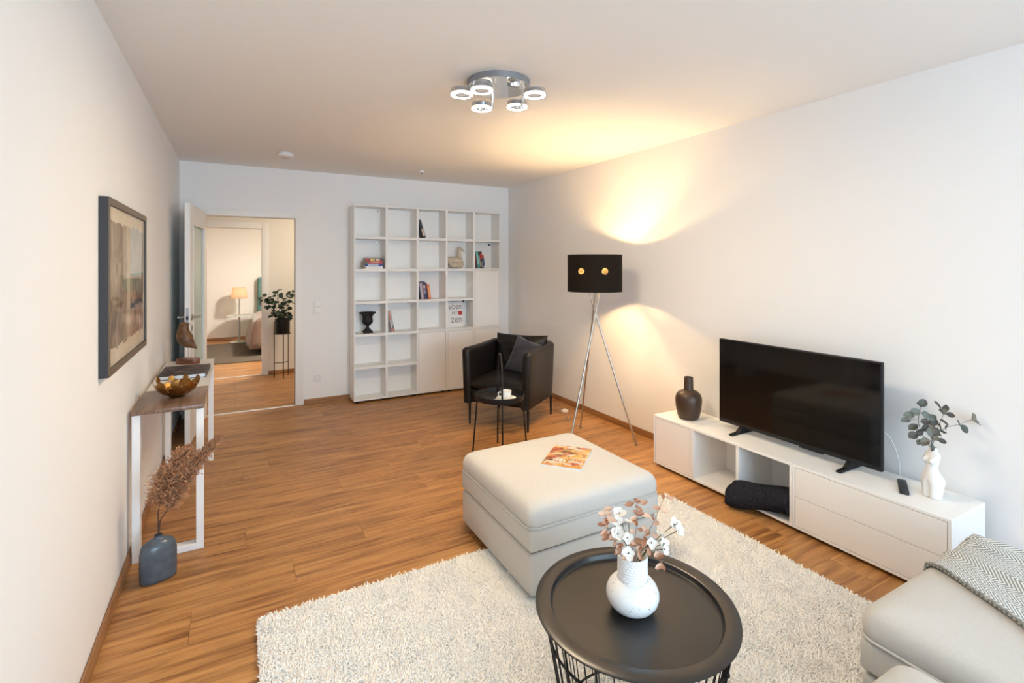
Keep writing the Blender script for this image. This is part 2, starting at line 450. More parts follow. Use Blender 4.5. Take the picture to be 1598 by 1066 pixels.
hl = thing('hall_fill_lamp', 'unseen flat round fill lamp added on the hallway ceiling', 'lamp', (1.25, 6.5, ZC))  # added out of view to brighten the hallway
MB().lathe([(0.16, 0), (0.16, -0.03), (0.15, -0.04)], 32, cap=False).build('housing', METALW, hl, 40)
MB().lathe([(0.149, -0.041), (0.149, -0.045)], 32).build('diffuser', glow('hall_glow', (1.0, 0.88, 0.71), 105), hl)

# ---- bedroom
RY1 = 11.30
BEDW = mat('bedroom_paint', (0.86, 0.84, 0.79), 0.9, spec=0.2)
struct('floor_bedroom', MB().box(-1.6, 2.4, HY1 + 0.14, RY1, -0.05, 0), FLOORP, 'oak floor of the bedroom')
struct('ceiling_bedroom', MB().box(-1.6, 2.4, HY1 + T - 0.04, RY1 + 0.1, ZC, ZC + 0.08), CEIL, 'white ceiling of the bedroom')
struct('wall_bedroom_back', MB().box(-1.6, 2.4, RY1, RY1 + 0.1, 0, ZC), BEDW, 'cream bedroom wall behind the lamp')
struct('wall_bedroom_left', MB().box(-1.7, -1.6, HY1 + T, RY1, 0, ZC), BEDW, 'cream left wall of the bedroom')
struct('wall_bedroom_right', MB().box(2.4, 2.5, HY1 + T, RY1, 0, ZC), BEDW, 'cream right wall of the bedroom')
bcl = thing('bedroom_fill_lamp', 'unseen flat round fill lamp added on the bedroom ceiling', 'lamp', (1.35, 9.0, ZC))  # added out of view, lights the bedroom from the right front
MB().lathe([(0.16, 0), (0.16, -0.03), (0.15, -0.04)], 32, cap=False).build('housing', METALW, bcl, 40)
MB().lathe([(0.149, -0.041), (0.149, -0.045)], 32).build('diffuser', glow('bedroom_glow', (1.0, 0.93, 0.83), 520), bcl)
skirting('baseboard_bedroom', [(-1.6, 2.4, RY1 - 0.016, RY1)], 'brown wood baseboard of the bedroom', 0.06)

# ------------------------------------------------------------------ bookcase of cube units
SX0, SY0, U = 1.10, 5.458, 0.35
SZ0 = 0.022
PT = 0.0135
COLN = ['leftmost', 'second', 'middle', 'fourth', 'rightmost']
ROWN = ['top', 'second', 'third', 'fourth', 'fifth', 'bottom']
BACKY = YB - 0.018
def unit_parts(t, h, door=False, w=U, d=BACKY - SY0):
    """unit local frame: x right, y depth, z up, origin front left bottom"""
    g = 0.0006
    MB().rbox(g, PT, 0, d, g, h - g, 0.0012, 1).build('side_panel', WHITE, t)
    MB().rbox(w - PT, w - g, 0, d, g, h - g, 0.0012, 1).build('side_panel', WHITE, t)
    MB().rbox(PT, w - PT, 0.0004, d, h - PT, h - g, 0.0012, 1).build('top_panel', WHITE, t)
    MB().rbox(PT, w - PT, 0.0004, d, g, PT, 0.0012, 1).build('bottom_panel', WHITE, t)
    MB().box(PT, w - PT, d - 0.008, d, PT, h - PT).build('back_panel', WHITE, t)
    if door:
        q = 0.0025
        MB().rbox(PT + q, w - PT - q, 0.001, 0.017, PT + q, h - PT - q, 0.0012, 1).build('door', WHITE_IN, t)
FITTED = {(0, 0), (0, 1), (0, 3), (1, 3), (3, 3), (4, 1)}
proto = None
def unit_feet(t, w=U, d=0.23):
    for fx, fy in ((0.04, 0.03), (w - 0.04, 0.03), (0.04, d - 0.03), (w - 0.04, d - 0.03)):
        MB().lathe([(0.016, -SZ0 + 0.0005), (0.02, -SZ0 + 0.004), (0.02, 0.0)], 14).build('foot', BLACKP, t, 40, (fx, fy, 0))
for c in range(5):
    for r in range(6):
        has_door = (c in (2, 3) and r >= 4) or (c == 4 and r >= 2)
        if has_door and r in (3, 5) : continue
        x0 = SX0 + U * c
        if has_door:
            z0 = SZ0 + U * (4 - r)
            where = 'upper' if r == 2 else 'lower'
            nm = 'white closed cabinet in the %s column of the bookcase, %s door' % (COLN[c], where if c == 4 else 'floor level')
            t = thing('door_cabinet', nm, 'cabinet', (x0, SY0, z0), 0, 'units of the white bookcase')
            unit_parts(t, 2 * U, True)
        else:
            z0 = SZ0 + U * (5 - r)
            t = thing('cube_shelf', 'white open cube shelf, %s column, %s row of the bookcase' % (COLN[c], ROWN[r]), 'shelf', (x0, SY0, z0), 0, 'units of the white bookcase')
            if proto is None:
                proto = t; unit_parts(t, U)
            else:
                for ch in proto.children:
                    if ch.name.split('.')[0] in ('side_panel', 'top_panel', 'bottom_panel', 'back_panel'):
                        k = ch.copy(); COL.objects.link(k); k.parent = t
            if (c, r) in FITTED and not (c == 0 and r == 0):
                MB().lathe([(0.011, 0), (0.011, 0.008), (0.005, 0.0085), (0.005, 0.012)], 16).build('wall_fitting', STEEL if c < 3 else BLACKP, t, 40, (U - 0.045, BACKY - SY0 - 0.008, U - 0.04), (pi / 2, 0, 0))
            if r == 5: unit_feet(t)
        if has_door and z0 < 0.1: unit_feet(t)
MB().lathe([(0.011, 0), (0.011, 0.008), (0.005, 0.0085), (0.005, 0.012)], 16).build('wall_fitting', STEEL, proto, 40, (U - 0.045, BACKY - SY0 - 0.008, U - 0.04), (pi / 2, 0, 0))

PAGES = mat('book_pages', (0.72, 0.66, 0.55), 0.9)
def shelf_z(r): return SZ0 + U * (5 - r) + PT
def shelf_x(c): return SX0 + U * c
def book(name, label, w, h, t, col, loc, rot=(0, 0, 0), group=None, band=None, title=None, cat='book', rough=0.45):
    """upright book: spine faces -y, thickness t along x, depth w along y, height h along z; origin bottom front left"""
    o = thing(name, label, cat, loc, 0, group)
    o.rotation_euler = rot
    cm = mat('cover_%02d%02d%02d' % tuple(int(c * 99) for c in col), col, rough)
    c = 0.0022
    mb = MB().box(0, c, 0, w, 0, h).box(t - c, t, 0, w, 0, h).box(c, t - c, 0, c, 0, h)
    mb.build('cover', cm, o)
    MB().box(c, t - c, c, w - 0.004, 0.004, h - 0.004).build('pages', PAGES, o)
    if band:
        for (z0, z1, bc) in band:
            bm_ = mat('band_%02d%02d%02d' % tuple(int(q * 99) for q in bc), bc, 0.5)
            MB().box(t * 0.14, t * 0.86, -0.0006, 0.0, h * z0, h * z1).build('spine_print', bm_, o)
    return o

RED, ORG, BLU, NAVY, TEAL, WHT, BLK, LIL, GRN = (0.55, 0.03, 0.02), (0.72, 0.13, 0.03), (0.02, 0.05, 0.22), (0.035, 0.04, 0.12), (0.05, 0.33, 0.32), (0.75, 0.73, 0.70), (0.012, 0.012, 0.014), (0.34, 0.32, 0.44), (0.03, 0.16, 0.05)
YS = SY0 + 0.03
# stack lying flat in the leftmost column, second row
zz = shelf_z(1)
stack = [('white paperback at the bottom of the lying stack in the bookcase', WHT, 0.205, 0.028, 0.0, [(0.0, 0.12, (0.25, 0.18, 0.12))]),
         ('blue paperback second from the bottom of the lying stack', BLU, 0.205, 0.029, 0.003, [(0.2, 0.75, (0.45, 0.5, 0.65))]),
         ('red and green paperback third from the bottom of the lying stack', RED, 0.195, 0.026, -0.004, [(0.0, 0.22, GRN), (0.35, 0.8, (0.6, 0.25, 0.15))]),
         ('dark paperback with orange pictures on top of the lying stack', (0.10, 0.05, 0.05), 0.185, 0.034, 0.002, [(0.0, 0.16, RED), (0.25, 0.5, (0.7, 0.55, 0.15)), (0.55, 0.8, (0.7, 0.5, 0.3))])]
for lab, colr, L, th, dx, bands in stack:
    # lying: rotate so that height runs along x
    book('stacked_book', lab, 0.15, L, th, colr, (shelf_x(0) + 0.315 - L + dx, YS, zz + th), (0, pi / 2, 0), 'lying books in the leftmost column', bands)
    zz += th + 0.0004
# row leaning left
def leaning_row(c, r, specs, group, x_start=0.002):
    x = shelf_x(c) + PT + x_start
    for (lab, col_, w_, h_, t_, lean, bands) in specs:
        a = radians(8.0)
        # lean to the left: top goes to -x; rotate about +y by -a around bottom right corner kept on shelf
        bottom = shelf_z(r) + 0.0005
        xx = x + h_ * sin(a) * 0.0
        o = book('book', lab, w_, h_, t_, col_, (xx, YS + 0.01, bottom), (0, -a, 0), group, bands)
        x += t_ / cos(a) + 0.0008
leaning_row(2, 2, [
    ('dark slim book at the left end of the middle leaning row', BLK, 0.14, 0.17, 0.012, 2, None),
    ('lilac book with pale spine in the middle leaning row', LIL, 0.14, 0.19, 0.026, 6, [(0.1, 0.9, (0.45, 0.42, 0.55))]),
    ('tan slim book between lilac and navy books', (0.42, 0.22, 0.13), 0.14, 0.195, 0.010, 7, None),
    ('thick navy book with white spine lettering in the middle row', NAVY, 0.15, 0.20, 0.030, 8, [(0.62, 0.8, (0.5, 0.5, 0.6)), (0.3, 0.55, (0.25, 0.25, 0.4))]),
    ('black and dark red book beside the orange book', (0.10, 0.015, 0.012), 0.14, 0.19, 0.018, 9, [(0.1, 0.6, BLK)]),
    ('orange red book at the right end of the middle leaning row', ORG, 0.14, 0.165, 0.030, 10, [(0.12, 0.9, (0.8, 0.35, 0.15))])], 'books leaning in the middle column', 0.030)
leaning_row(4, 1, [
    ('dark brown slim book leftmost in the rightmost column', (0.08, 0.02, 0.012), 0.14, 0.17, 0.022, 2, None),
    ('teal book leaning in the rightmost column of the bookcase', TEAL, 0.14, 0.205, 0.026, 8, [(0.25, 0.85, (0.25, 0.55, 0.52))]),
    ('black book with pale lettering beside the teal book', (0.02, 0.025, 0.02), 0.14, 0.195, 0.020, 8, [(0.1, 0.8, (0.3, 0.33, 0.3))]),
    ('thick black book with red label in the rightmost column', BLK, 0.14, 0.205, 0.030, 10, [(0.55, 0.88, RED), (0.05, 0.4, (0.2, 0.2, 0.2))]),
    ('small blue and white book at the right end of the row', (0.03, 0.07, 0.18), 0.12, 0.165, 0.020, 11, [(0.8, 1.0, ORG), (0.0, 0.2, WHT)])], 'books leaning in the rightmost column', 0.030)
# leaning pair, top row
book('book', 'dark green book leaning in the top row of the bookcase', 0.13, 0.21, 0.030, (0.018, 0.03, 0.03), (shelf_x(2) + PT + 0.062, YS, shelf_z(0) + 0.001), (0, -radians(16), 0), 'leaning pair in the top row', [(0.10, 0.50, (0.6, 0.5, 0.42))])
book('book', 'white slim book leaning on the dark green book', 0.13, 0.18, 0.010, WHT, (shelf_x(2) + PT + 0.095, YS, shelf_z(0) + 0.001), (0, -radians(17), 0), 'leaning pair in the top row')
# orange/white leaning book, fourth row second column
book('book', 'orange and white book leaning below the third row', 0.13, 0.245, 0.012, (0.70, 0.68, 0.66), (shelf_x(1) + PT + 0.052, YS, shelf_z(3) + 0.001), (0, -radians(10), 0), 'leaning pair in the second column', [(0.55, 0.95, ORG), (0.05, 0.2, RED)])
book('book', 'grey book with red foot leaning in the second column', 0.13, 0.235, 0.016, (0.42, 0.40, 0.38), (shelf_x(1) + PT + 0.069, YS, shelf_z(3) + 0.001), (0, -radians(11), 0), 'leaning pair in the second column', [(0.02, 0.14, ORG), (0.15, 0.3, (0.1, 0.1, 0.1))])

# lettered board
bx0 = shelf_x(3) + PT + 0.004
sign = thing('lettered_board', 'white board with grey lettering and a red square in the bookcase', 'sign', (bx0, SY0 + 0.10, shelf_z(3)))
sign.rotation_euler = (radians(-4), 0, 0)
MB().rbox(0, 0.235, 0, 0.012, 0.0005, 0.30, 0.001, 1).build('board', mat('board_white', (0.80, 0.79, 0.77), 0.5), sign)
GT = mat('grey_letters', (0.22, 0.20, 0.19), 0.6)
for txt, size, z, xr in (('eben', 0.105, 0.215, 0.222), ('MIT', 0.052, 0.150, 0.160), ('zen', 0.125, 0.055, 0.222)):
    me = text_mesh(txt, size, GT, 'lettering', align='RIGHT', sx=0.84)
    link('lettering', me, sign, (xr, -0.0006, z), (pi / 2, 0, 0))
MB().box(0.172, 0.224, -0.001, 0.0, 0.146, 0.190).build('red_square', mat('board_red', (0.50, 0.03, 0.03), 0.5), sign)

# urn
urn = thing('urn', 'black footed urn in the leftmost column of the bookcase', 'urn', (shelf_x(0) + 0.165, SY0 + 0.10, shelf_z(3)))
URN = mat('black_iron', (0.010, 0.010, 0.011), 0.7, bump=0.4, bscale=90)
MB().rbox(-0.048, 0.048, -0.048, 0.048, 0.0003, 0.022, 0.003, 1).build('plinth', URN, urn)
MB().lathe([(0.044, 0.022), (0.044, 0.03), (0.030, 0.042), (0.018, 0.055), (0.015, 0.07), (0.021, 0.078), (0.021, 0.085), (0.032, 0.09), (0.050, 0.105), (0.056, 0.12), (0.054, 0.132), (0.058, 0.135), (0.056, 0.142), (0.052, 0.15), (0.053, 0.18), (0.062, 0.20), (0.088, 0.214), (0.091, 0.219), (0.088, 0.226), (0.070, 0.222), (0.048, 0.20), (0.044, 0.15), (0.0001, 0.13)], 36).build('bowl', URN, urn, 40)

# carved duck
DUCKM = mat('carved_pale_wood', (0.66, 0.57, 0.45), 0.85, col2=(0.46, 0.38, 0.28), vscale=18, bump=0.6, bscale=60)
def ring(c, t, rx, rz, n=18):
    """ring around direction t in the xz plane; rx = half width across y, rz = half width across in plane"""
    t = Vector(t).normalized(); u = Vector((0, 1, 0)); w_ = t.cross(u)
    return [Vector(c) + u * rx * cos(2 * pi * k / n) + w_ * rz * sin(2 * pi * k / n) for k in range(n)]
duck = thing('duck_figurine', 'carved pale wooden duck facing right in the bookcase', 'figurine', (shelf_x(3) + 0.045, SY0 + 0.115, shelf_z(1)))
MB().loft([ring((0.000, 0, 0.125), (1, 0, -0.6), 0.008, 0.010), ring((0.012, 0, 0.110), (1, 0, -0.6), 0.030, 0.030), ring((0.035, 0, 0.082), (1, 0, -0.15), 0.055, 0.062), ring((0.08, 0, 0.070), (1, 0, 0), 0.066, 0.068), ring((0.125, 0, 0.072), (1, 0, 0.05), 0.066, 0.071), ring((0.165, 0, 0.078), (1, 0, 0.2), 0.058, 0.074), ring((0.188, 0, 0.085), (1, 0, 0.35), 0.042, 0.060), ring((0.203, 0, 0.090), (1, 0, 0.4), 0.015, 0.025)]).build('body', DUCKM, duck, 60)
MB().loft([ring((0.165, 0, 0.115), (0, 0, 1), 0.034, 0.034), ring((0.160, 0, 0.155), (-0.05, 0, 1), 0.024, 0.024), ring((0.157, 0, 0.19), (0, 0, 1), 0.021, 0.021), ring((0.160, 0, 0.215), (0.2, 0, 1), 0.024, 0.025), ring((0.166, 0, 0.238), (0.3, 0, 1), 0.026, 0.029), ring((0.172, 0, 0.252), (0.4, 0, 1), 0.018, 0.020), ring((0.175, 0, 0.258), (0.4, 0, 1), 0.004, 0.004)]).build('neck', DUCKM, duck, 60)
MB().loft([ring((0.185, 0, 0.240), (1, 0, -0.75), 0.013, 0.011), ring((0.205, 0, 0.222), (1, 0, -0.8), 0.012, 0.007), ring((0.228, 0, 0.203), (1, 0, -0.5), 0.010, 0.004)]).build('beak', DUCKM, duck, 60)
MB().loft([ring((0.010, 0, 0.11), (-1, 0, 0.7), 0.03, 0.016), ring((-0.006, 0, 0.135), (-0.6, 0, 1), 0.016, 0.008), ring((-0.010, 0, 0.148), (-0.3, 0, 1), 0.004, 0.003)]).build('tail', DUCKM, duck, 60)
MB().rbox(0.035, 0.125, -0.071, -0.064, 0.068, 0.075, 0.001, 1).build('wing_groove', mat('duck_groove', (0.10, 0.08, 0.06), 0.9), duck)

# ------------------------------------------------------------------ low television cabinets
TX, TY1, TZ0, TD = 2.708, 2.735, 0.020, 0.345
def tv_unit(y_hi, w, label):
    """local frame: x along the wall toward the camera (world -y), y depth toward the wall (world +x)"""
    t = thing('low_cabinet', label, 'cabinet', (TX, y_hi, TZ0), -pi / 2, 'low white cabinets under the television')
    return t
HT = 0.352
P2 = 0.0145
def carcass(t, w, d=TD, h=HT, mid=False):
    g = 0.0006
    MB().rbox(g, P2, 0, d, g, h - P2, 0.0012, 1).build('side_panel', WHITE, t)
    MB().rbox(w - P2, w - g, 0, d, g, h - P2, 0.0012, 1).build('side_panel', WHITE, t)
    MB().rbox(g, w - g, 0.0, d, h - P2, h, 0.0012, 1).build('top_panel', WHITE, t)
    MB().rbox(P2, w - P2, 0.0004, d, g, P2, 0.0012, 1).build('bottom_panel', WHITE, t)
    MB().box(P2, w - P2, d - 0.01, d, P2, h - P2).build('back_panel', WHITE, t)
    if mid: MB().rbox(w / 2 - P2 * 0.7, w / 2 + P2 * 0.7, 0.004, d - 0.01, P2, h - P2, 0.001, 1).build('divider', WHITE, t)
    for fx in (0.035, w - 0.035):
        for fy in (0.05, d - 0.05):
            MB().lathe([(0.018, -TZ0 + 0.0005), (0.022, -TZ0 + 0.004), (0.022, 0)], 16).build('foot', BLACKP, t, 40, (fx, fy, 0))
tA = tv_unit(TY1, 0.35, 'small white low cabinet with one plain door beside the floor lamp')
carcass(tA, 0.35); MB().rbox(P2 + 0.0025, 0.35 - P2 - 0.0025, 0.001, 0.018, P2 + 0.0025, HT - P2 - 0.0025, 0.0012, 1).build('door', WHITE_IN, tA)
tB = tv_unit(TY1 - 0.351, 0.70, 'open white low cabinet with two compartments under the television')
carcass(tB, 0.70, mid=True)
tC = tv_unit(TY1 - 1.052, 0.71, 'white low cabinet with two wide drawers nearest the sofa')
carcass(tC, 0.71)
hh = (HT - 2 * P2 - 0.0075) / 2
for i in range(2):
    z0 = P2 + 0.0025 + i * (hh + 0.0025)
    MB().rbox(P2 + 0.0025, 0.71 - P2 - 0.0025, 0.001, 0.018, z0, z0 + hh, 0.0012, 1).build('drawer_front', WHITE_IN, tC)
ZT = TZ0 + HT

# television
tv = thing('television', 'large black flat screen television on the white low cabinets', 'television', (2.895, 1.818, ZT), -pi / 2)
# local: x along screen (world -y), y away from viewer (world +x)
TW, Tz0, Tz1 = 0.985, 0.042, 0.604
MB().rbox(-TW / 2, TW / 2, 0.0, 0.026, Tz0, Tz1, 0.004, 2).build('housing', BLACKP, tv, 40)
MB().box(-TW / 2 + 0.008, TW / 2 - 0.008, -0.0012, 0.0005, Tz0 + 0.016, Tz1 - 0.008).build('screen', mat('screen_glass', (0.003, 0.003, 0.003), 0.08, spec=0.35), tv)
MB().rbox(-0.32, 0.32, 0.026, 0.055, 0.10, 0.42, 0.01, 2).build('back_cover', BLACKP, tv, 40)
MB().rbox(0.06, 0.20, -0.001, 0.004, Tz0 - 0.006, Tz0 + 0.001, 0.001, 1).build('sensor_strip', BLACKP, tv)
for sx_ in (-0.330, 0.330):
    m_ = MB()
    m_.loft([[Vector((sx_ + a, b, z)) for a, z in ((-0.012, 0.0005), (0.012, 0.0005), (0.012, h), (-0.012, h))] for b, h in ((-0.095, 0.010), (-0.03, 0.014), (0.013, 0.045), (0.03, 0.045), (0.075, 0.014), (0.125, 0.010))])
    m_.build('stand_foot', BLACKP, tv, 30)

# ------------------------------------------------------------------ furniture upholstery helpers
def seat_module(name, label, loc, L=0.76, W=0.76, group=None, cat='ottoman', gap=0.0, zb=0.03):
    """storage seat: base box, upper band, domed cushion with piping"""
    t = thing(name, label, cat, loc, 0, group)
    def squared(u, v, r=0.05):
        # map unit square to rounded square of L x W
        x, y_ = (u * 2 - 1), (v * 2 - 1)
        return x, y_
    MB().rbox(0.004, L - 0.004, 0.004, W - 0.004, zb, 0.212, 0.014, 3).build('base', FABRIC, t, 40)
    MB().rbox(0, L, 0, W, 0.220, 0.322, 0.016, 3).build('upper_band', FABRIC, t, 40)
    dark = mat('fabric_gap', (0.10, 0.095, 0.085), 0.95)
    MB().box(0.02, L - 0.02, 0.02, W - 0.02, 0.205, 0.226).build('shadow_gap', dark, t)
    n = 26
    rc = 0.045
    def outline(cx, cy, s):
        pts = []
        for (ox, oy, a0) in ((L - rc, W - rc, 0), (rc, W - rc, pi / 2), (rc, rc, pi), (L - rc, rc, 3 * pi / 2)):
            for k in range(7):
                a = a0 + pi / 2 * k / 6
                pts.append((ox + rc * cos(a), oy + rc * sin(a)))
            # straight run towards the next corner
            nx = {0: (rc, W), pi / 2: (0, rc), pi: (L - rc, 0), 3 * pi / 2: (L, W - rc)}[a0]
            p0 = pts[-1]
            for k in range(1, 8): pts.append((p0[0] + (nx[0] - p0[0]) * k / 8, p0[1] + (nx[1] - p0[1]) * k / 8))
        return [(L / 2 + (p[0] - L / 2) * s, W / 2 + (p[1] - W / 2) * s) for p in pts]
    prof = [(0.985, 0.322), (1.0, 0.330), (1.008, 0.345), (1.010, 0.362), (1.004, 0.380), (0.990, 0.397), (0.965, 0.411), (0.92, 0.4215), (0.85, 0.428), (0.72, 0.434), (0.55, 0.438), (0.35, 0.441), (0.15, 0.443), (0.02, 0.4435)]
    rings = [[Vector((x, y_, z)) for x, y_ in outline(0, 0, s)] for s, z in prof]
    MB().loft(rings).build('cushion', FABRIC, t, 50)
    pip = [(x, y_, 0.327) for x, y_ in outline(0, 0, 1.006)]
    MB().tube(pip, 0.0045, 8, closed=True).build('piping', FABRIC, t, 60)
    for fx in (0.06, L - 0.06):
        for fy in (0.06, W - 0.06):
            MB().lathe([(0.02, 0.0008), (0.022, zb + 0.002)], 12).build('foot', BLACKP, t, 40, (fx, fy, 0))
    return t
ott = seat_module('ottoman', 'square light grey upholstered ottoman with a magazine on top', (1.117, 1.855, 0.0))
sofa_a = seat_module('sofa_seat', 'light grey sofa seat with the striped throw, beside the drawers', (1.70, 0.03, 0.0), 0.82, 0.815, 'modular sofa', 'sofa')
sofa_b = seat_module('sofa_seat', 'light grey sofa seat cut off by the bottom edge of the picture', (0.765, -0.115, 0.0), 0.82, 0.80, 'modular sofa', 'sofa')

# magazine
def cover_mat():
    m, nt, p, out = _nodes('magazine_cover')
    tc = nt.nodes.new('ShaderNodeTexCoord')
    mp = nt.nodes.new('ShaderNodeMapping'); mp.inputs['Scale'].default_value = (14, 11, 1)
    lnk(nt, tc.outputs['Object'], mp.inputs[0])
    v = nt.nodes.new('ShaderNodeTexNoise'); v.inputs['Scale'].default_value = 1.9; v.inputs['Detail'].default_value = 6; v.inputs['Distortion'].default_value = 0.9
    lnk(nt, mp.outputs[0], v.inputs['Vector'])
    r = nt.nodes.new('ShaderNodeValToRGB'); e = r.color_ramp.elements
    e[0].position = 0.30; e[0].color = (0.05, 0.03, 0.015, 1); e[1].position = 0.72; e[1].color = (0.75, 0.68, 0.55, 1)
    for pos, c in ((0.40, (0.20, 0.07, 0.02)), (0.47, (0.50, 0.17, 0.04)), (0.54, (0.66, 0.36, 0.10)), (0.60, (0.62, 0.42, 0.25)), (0.66, (0.35, 0.06, 0.05))):
        k = e.new(pos); k.color = (*c, 1)
    lnk(nt, v.outputs['Fac'], r.inputs['Fac'])
    v2 = nt.nodes.new('ShaderNodeTexVoronoi'); v2.inputs['Scale'].default_value = 2.3; lnk(nt, mp.outputs[0], v2.inputs['Vector'])
    r2 = nt.nodes.new('ShaderNodeValToRGB'); r2.color_ramp.interpolation = 'CONSTANT'; e2 = r2.color_ramp.elements
    e2[0].position = 0.0; e2[0].color = (0.75, 0.70, 0.60, 1); e2[1].position = 0.85; e2[1].color = (0.45, 0.05, 0.04, 1)
    for pos, c in ((0.25, (0.62, 0.30, 0.07)), (0.5, (0.09, 0.10, 0.03)), (0.62, (0.70, 0.45, 0.12)), (0.75, (0.22, 0.09, 0.04))):
        k = e2.new(pos); k.color = (*c, 1)
    sp_ = nt.nodes.new('ShaderNodeSeparateColor'); lnk(nt, v2.outputs['Color'], sp_.inputs[0]); lnk(nt, sp_.outputs[0], r2.inputs['Fac'])
    mxx = nt.nodes.new('ShaderNodeMix'); mxx.data_type = 'RGBA'; mxx.inputs[0].default_value = 0.55
    lnk(nt, r.outputs['Color'], mxx.inputs[6]); lnk(nt, r2.outputs['Color'], mxx.inputs[7]); lnk(nt, mxx.outputs[2], p.inputs['Base Color'])
    p.inputs['Roughness'].default_value = 0.3
    return m
ma, mb_, mc = Vector((1.372, 2.192)), Vector((1.598, 2.393)), Vector((1.523, 2.035))
mag = thing('magazine', 'magazine with an orange food cover lying on the ottoman', 'magazine', (mc.x, mc.y, 0.4385), math.atan2(mb_.y - ma.y, mb_.x - ma.x))
MW, ML = 0.212, 0.298   # local x = up the page, y = across to page left edge
MB().rbox(0, ML, 0, MW, 0.0, 0.0085, 0.0008, 1).build('pages', mat('magazine_pages', (0.72, 0.76, 0.80), 0.7), mag)
MB().box(0, ML, 0, MW, 0.0086, 0.0094).build('cover', cover_mat(), mag)
MWH = mat('print_white', (0.85, 0.82, 0.76), 0.5); MYL = mat('print_yellow', (0.80, 0.55, 0.05), 0.5)
link('title', text_mesh('Très chic!', 0.042, MWH, 'title'), mag, (0.068, MW - 0.035, 0.0096), (0, 0, -pi / 2))

# ------------------------------------------------------------------ rug: shaggy pile
import numpy as np
RX0, RX1, RY0, RY_1 = 0.075, 2.40, 0.60, 2.315
rug = thing('shag_rug', 'thick cream shag rug under the ottoman and coffee table', 'rug', (0, 0, 0))
RUGM = mat('cream_wool', (0.96, 0.94, 0.90), 0.95, spec=0.05, var=0.04, vscale=60)
MB().rbox(RX0, RX1, RY0, RY_1, 0.0006, 0.016, 0.007, 2).build('backing', RUGM, rug)
def build_pile():
    g = np.random.default_rng(5)
    step = 0.0071
    xs = np.arange(RX0 + 0.004, RX1, step); ys = np.arange(RY0 + 0.004, RY_1, step)
    X, Y = np.meshgrid(xs, ys); X = X.ravel(); Y = Y.ravel()
    X = X + g.uniform(-.5, .5, X.size) * step; Y = Y + g.uniform(-.5, .5, Y.size) * step
    # leave out tufts below the ottoman and the sofa
    hid = ((X > 1.15) & (X < 1.85) & (Y > 1.90)) | ((X > 1.74) & (Y < 0.80)) | ((Y < 0.58) & (X > 0.85))
    X, Y = X[~hid], Y[~hid]
    n = X.size
    under = (X > 1.10) & (X < 1.885) & (Y > 1.845)
    Lh = g.uniform(0.0115, 0.018, n); Lh[under] = 0.008
    # tufts clump: smooth lean field
    fx = np.sin(X * 31 + np.sin(Y * 23) * 2) * 0.5 + np.sin(Y * 47 + X * 13) * 0.5
    fy = np.sin(Y * 29 + np.sin(X * 37) * 2) * 0.5 + np.sin(X * 53 - Y * 11) * 0.5
    bx = fx * 0.007 + g.normal(0, 0.009, n); by = fy * 0.007 + g.normal(0, 0.009, n)
    r = g.uniform(0.0028, 0.0040, n)
    a0 = g.uniform(0, 2 * pi, n)
    base = np.stack([X, Y, np.full(n, 0.014)], 1)
    mid = base + np.stack([bx * 0.35, by * 0.35, Lh * 0.62], 1)
    tip = base + np.stack([bx, by, Lh], 1)
    P = np.zeros((n, 9, 3))
    for k in range(4):
        off = np.stack([np.cos(a0 + k * pi / 2), np.sin(a0 + k * pi / 2), np.zeros(n)], 1) * r[:, None]
        P[:, k] = base + off; P[:, 4 + k] = mid + off * 1.05
    P[:, 8] = tip
    b = (np.arange(n) * 9)[:, None]
    quads = np.concatenate([b + np.array([[k, (k + 1) % 4, 4 + (k + 1) % 4, 4 + k]]) for k in range(4)], 0)
    tris = np.concatenate([b + np.array([[4 + k, 4 + (k + 1) % 4, 8]]) for k in range(4)], 0)
    me = bpy.data.meshes.new('pile')
    me.vertices.add(n * 9); me.vertices.foreach_set('co', P.reshape(-1))
    nl = quads.size + tris.size
    me.loops.add(nl); me.loops.foreach_set('vertex_index', np.concatenate([quads.ravel(), tris.ravel()]).astype(np.int32))
    me.polygons.add(len(quads) + len(tris))
    ls = np.concatenate([np.arange(len(quads)) * 4, quads.size + np.arange(len(tris)) * 3]).astype(np.int32)
    me.polygons.foreach_set('loop_start', ls)
    me.polygons.foreach_set('use_smooth', np.ones(len(ls), dtype=bool))
    me.materials.append(RUGM)
    me.update(calc_edges=True)
    o = link('pile', me, rug); o['kind'] = 'stuff'
build_pile()

# ------------------------------------------------------------------ coffee table
CT = Vector((1.085, 1.178, 0.0)); CZ = 0.430; CR = 0.306
ct = thing('coffee_table', 'round black metal tray coffee table with wire basket base', 'table', CT)
TRAYM = mat('black_tray', (0.018, 0.016, 0.015), 0.30, spec=0.6)
MB().lathe([(0.0001, CZ - 0.019), (0.252, CZ - 0.019), (0.256, CZ - 0.016), (0.260, CZ - 0.003), (0.264, CZ - 0.0005), (0.300, CZ), (CR, CZ - 0.002), (CR + 0.001, CZ - 0.006), (CR - 0.003, CZ - 0.008), (0.27, CZ - 0.0075), (0.262, CZ - 0.021), (0.255, CZ - 0.0225), (0.0001, CZ - 0.0225)], 96, cap=False).build('tray', TRAYM, ct, 35)
def hoop(r, z, n=64): return [(r * cos(2 * pi * k / n), r * sin(2 * pi * k / n), z) for k in range(n)]
MB().tube(hoop(0.284, CZ - 0.012), 0.003, 6, True).build('top_ring', BLACK, ct, 60)
MB().tube(hoop(0.262, 0.325), 0.0042, 6, True).build('middle_ring', BLACK, ct, 60)
MB().tube(hoop(0.215, 0.046), 0.004, 6, True).build('bottom_ring', BLACK, ct, 60)
wire = MB().tube([(0.284, 0, CZ - 0.012), (0.266, 0, 0.325), (0.215, 0, 0.046)], 0.0018, 6).mesh('wire', BLACK, 60)
NW = 42
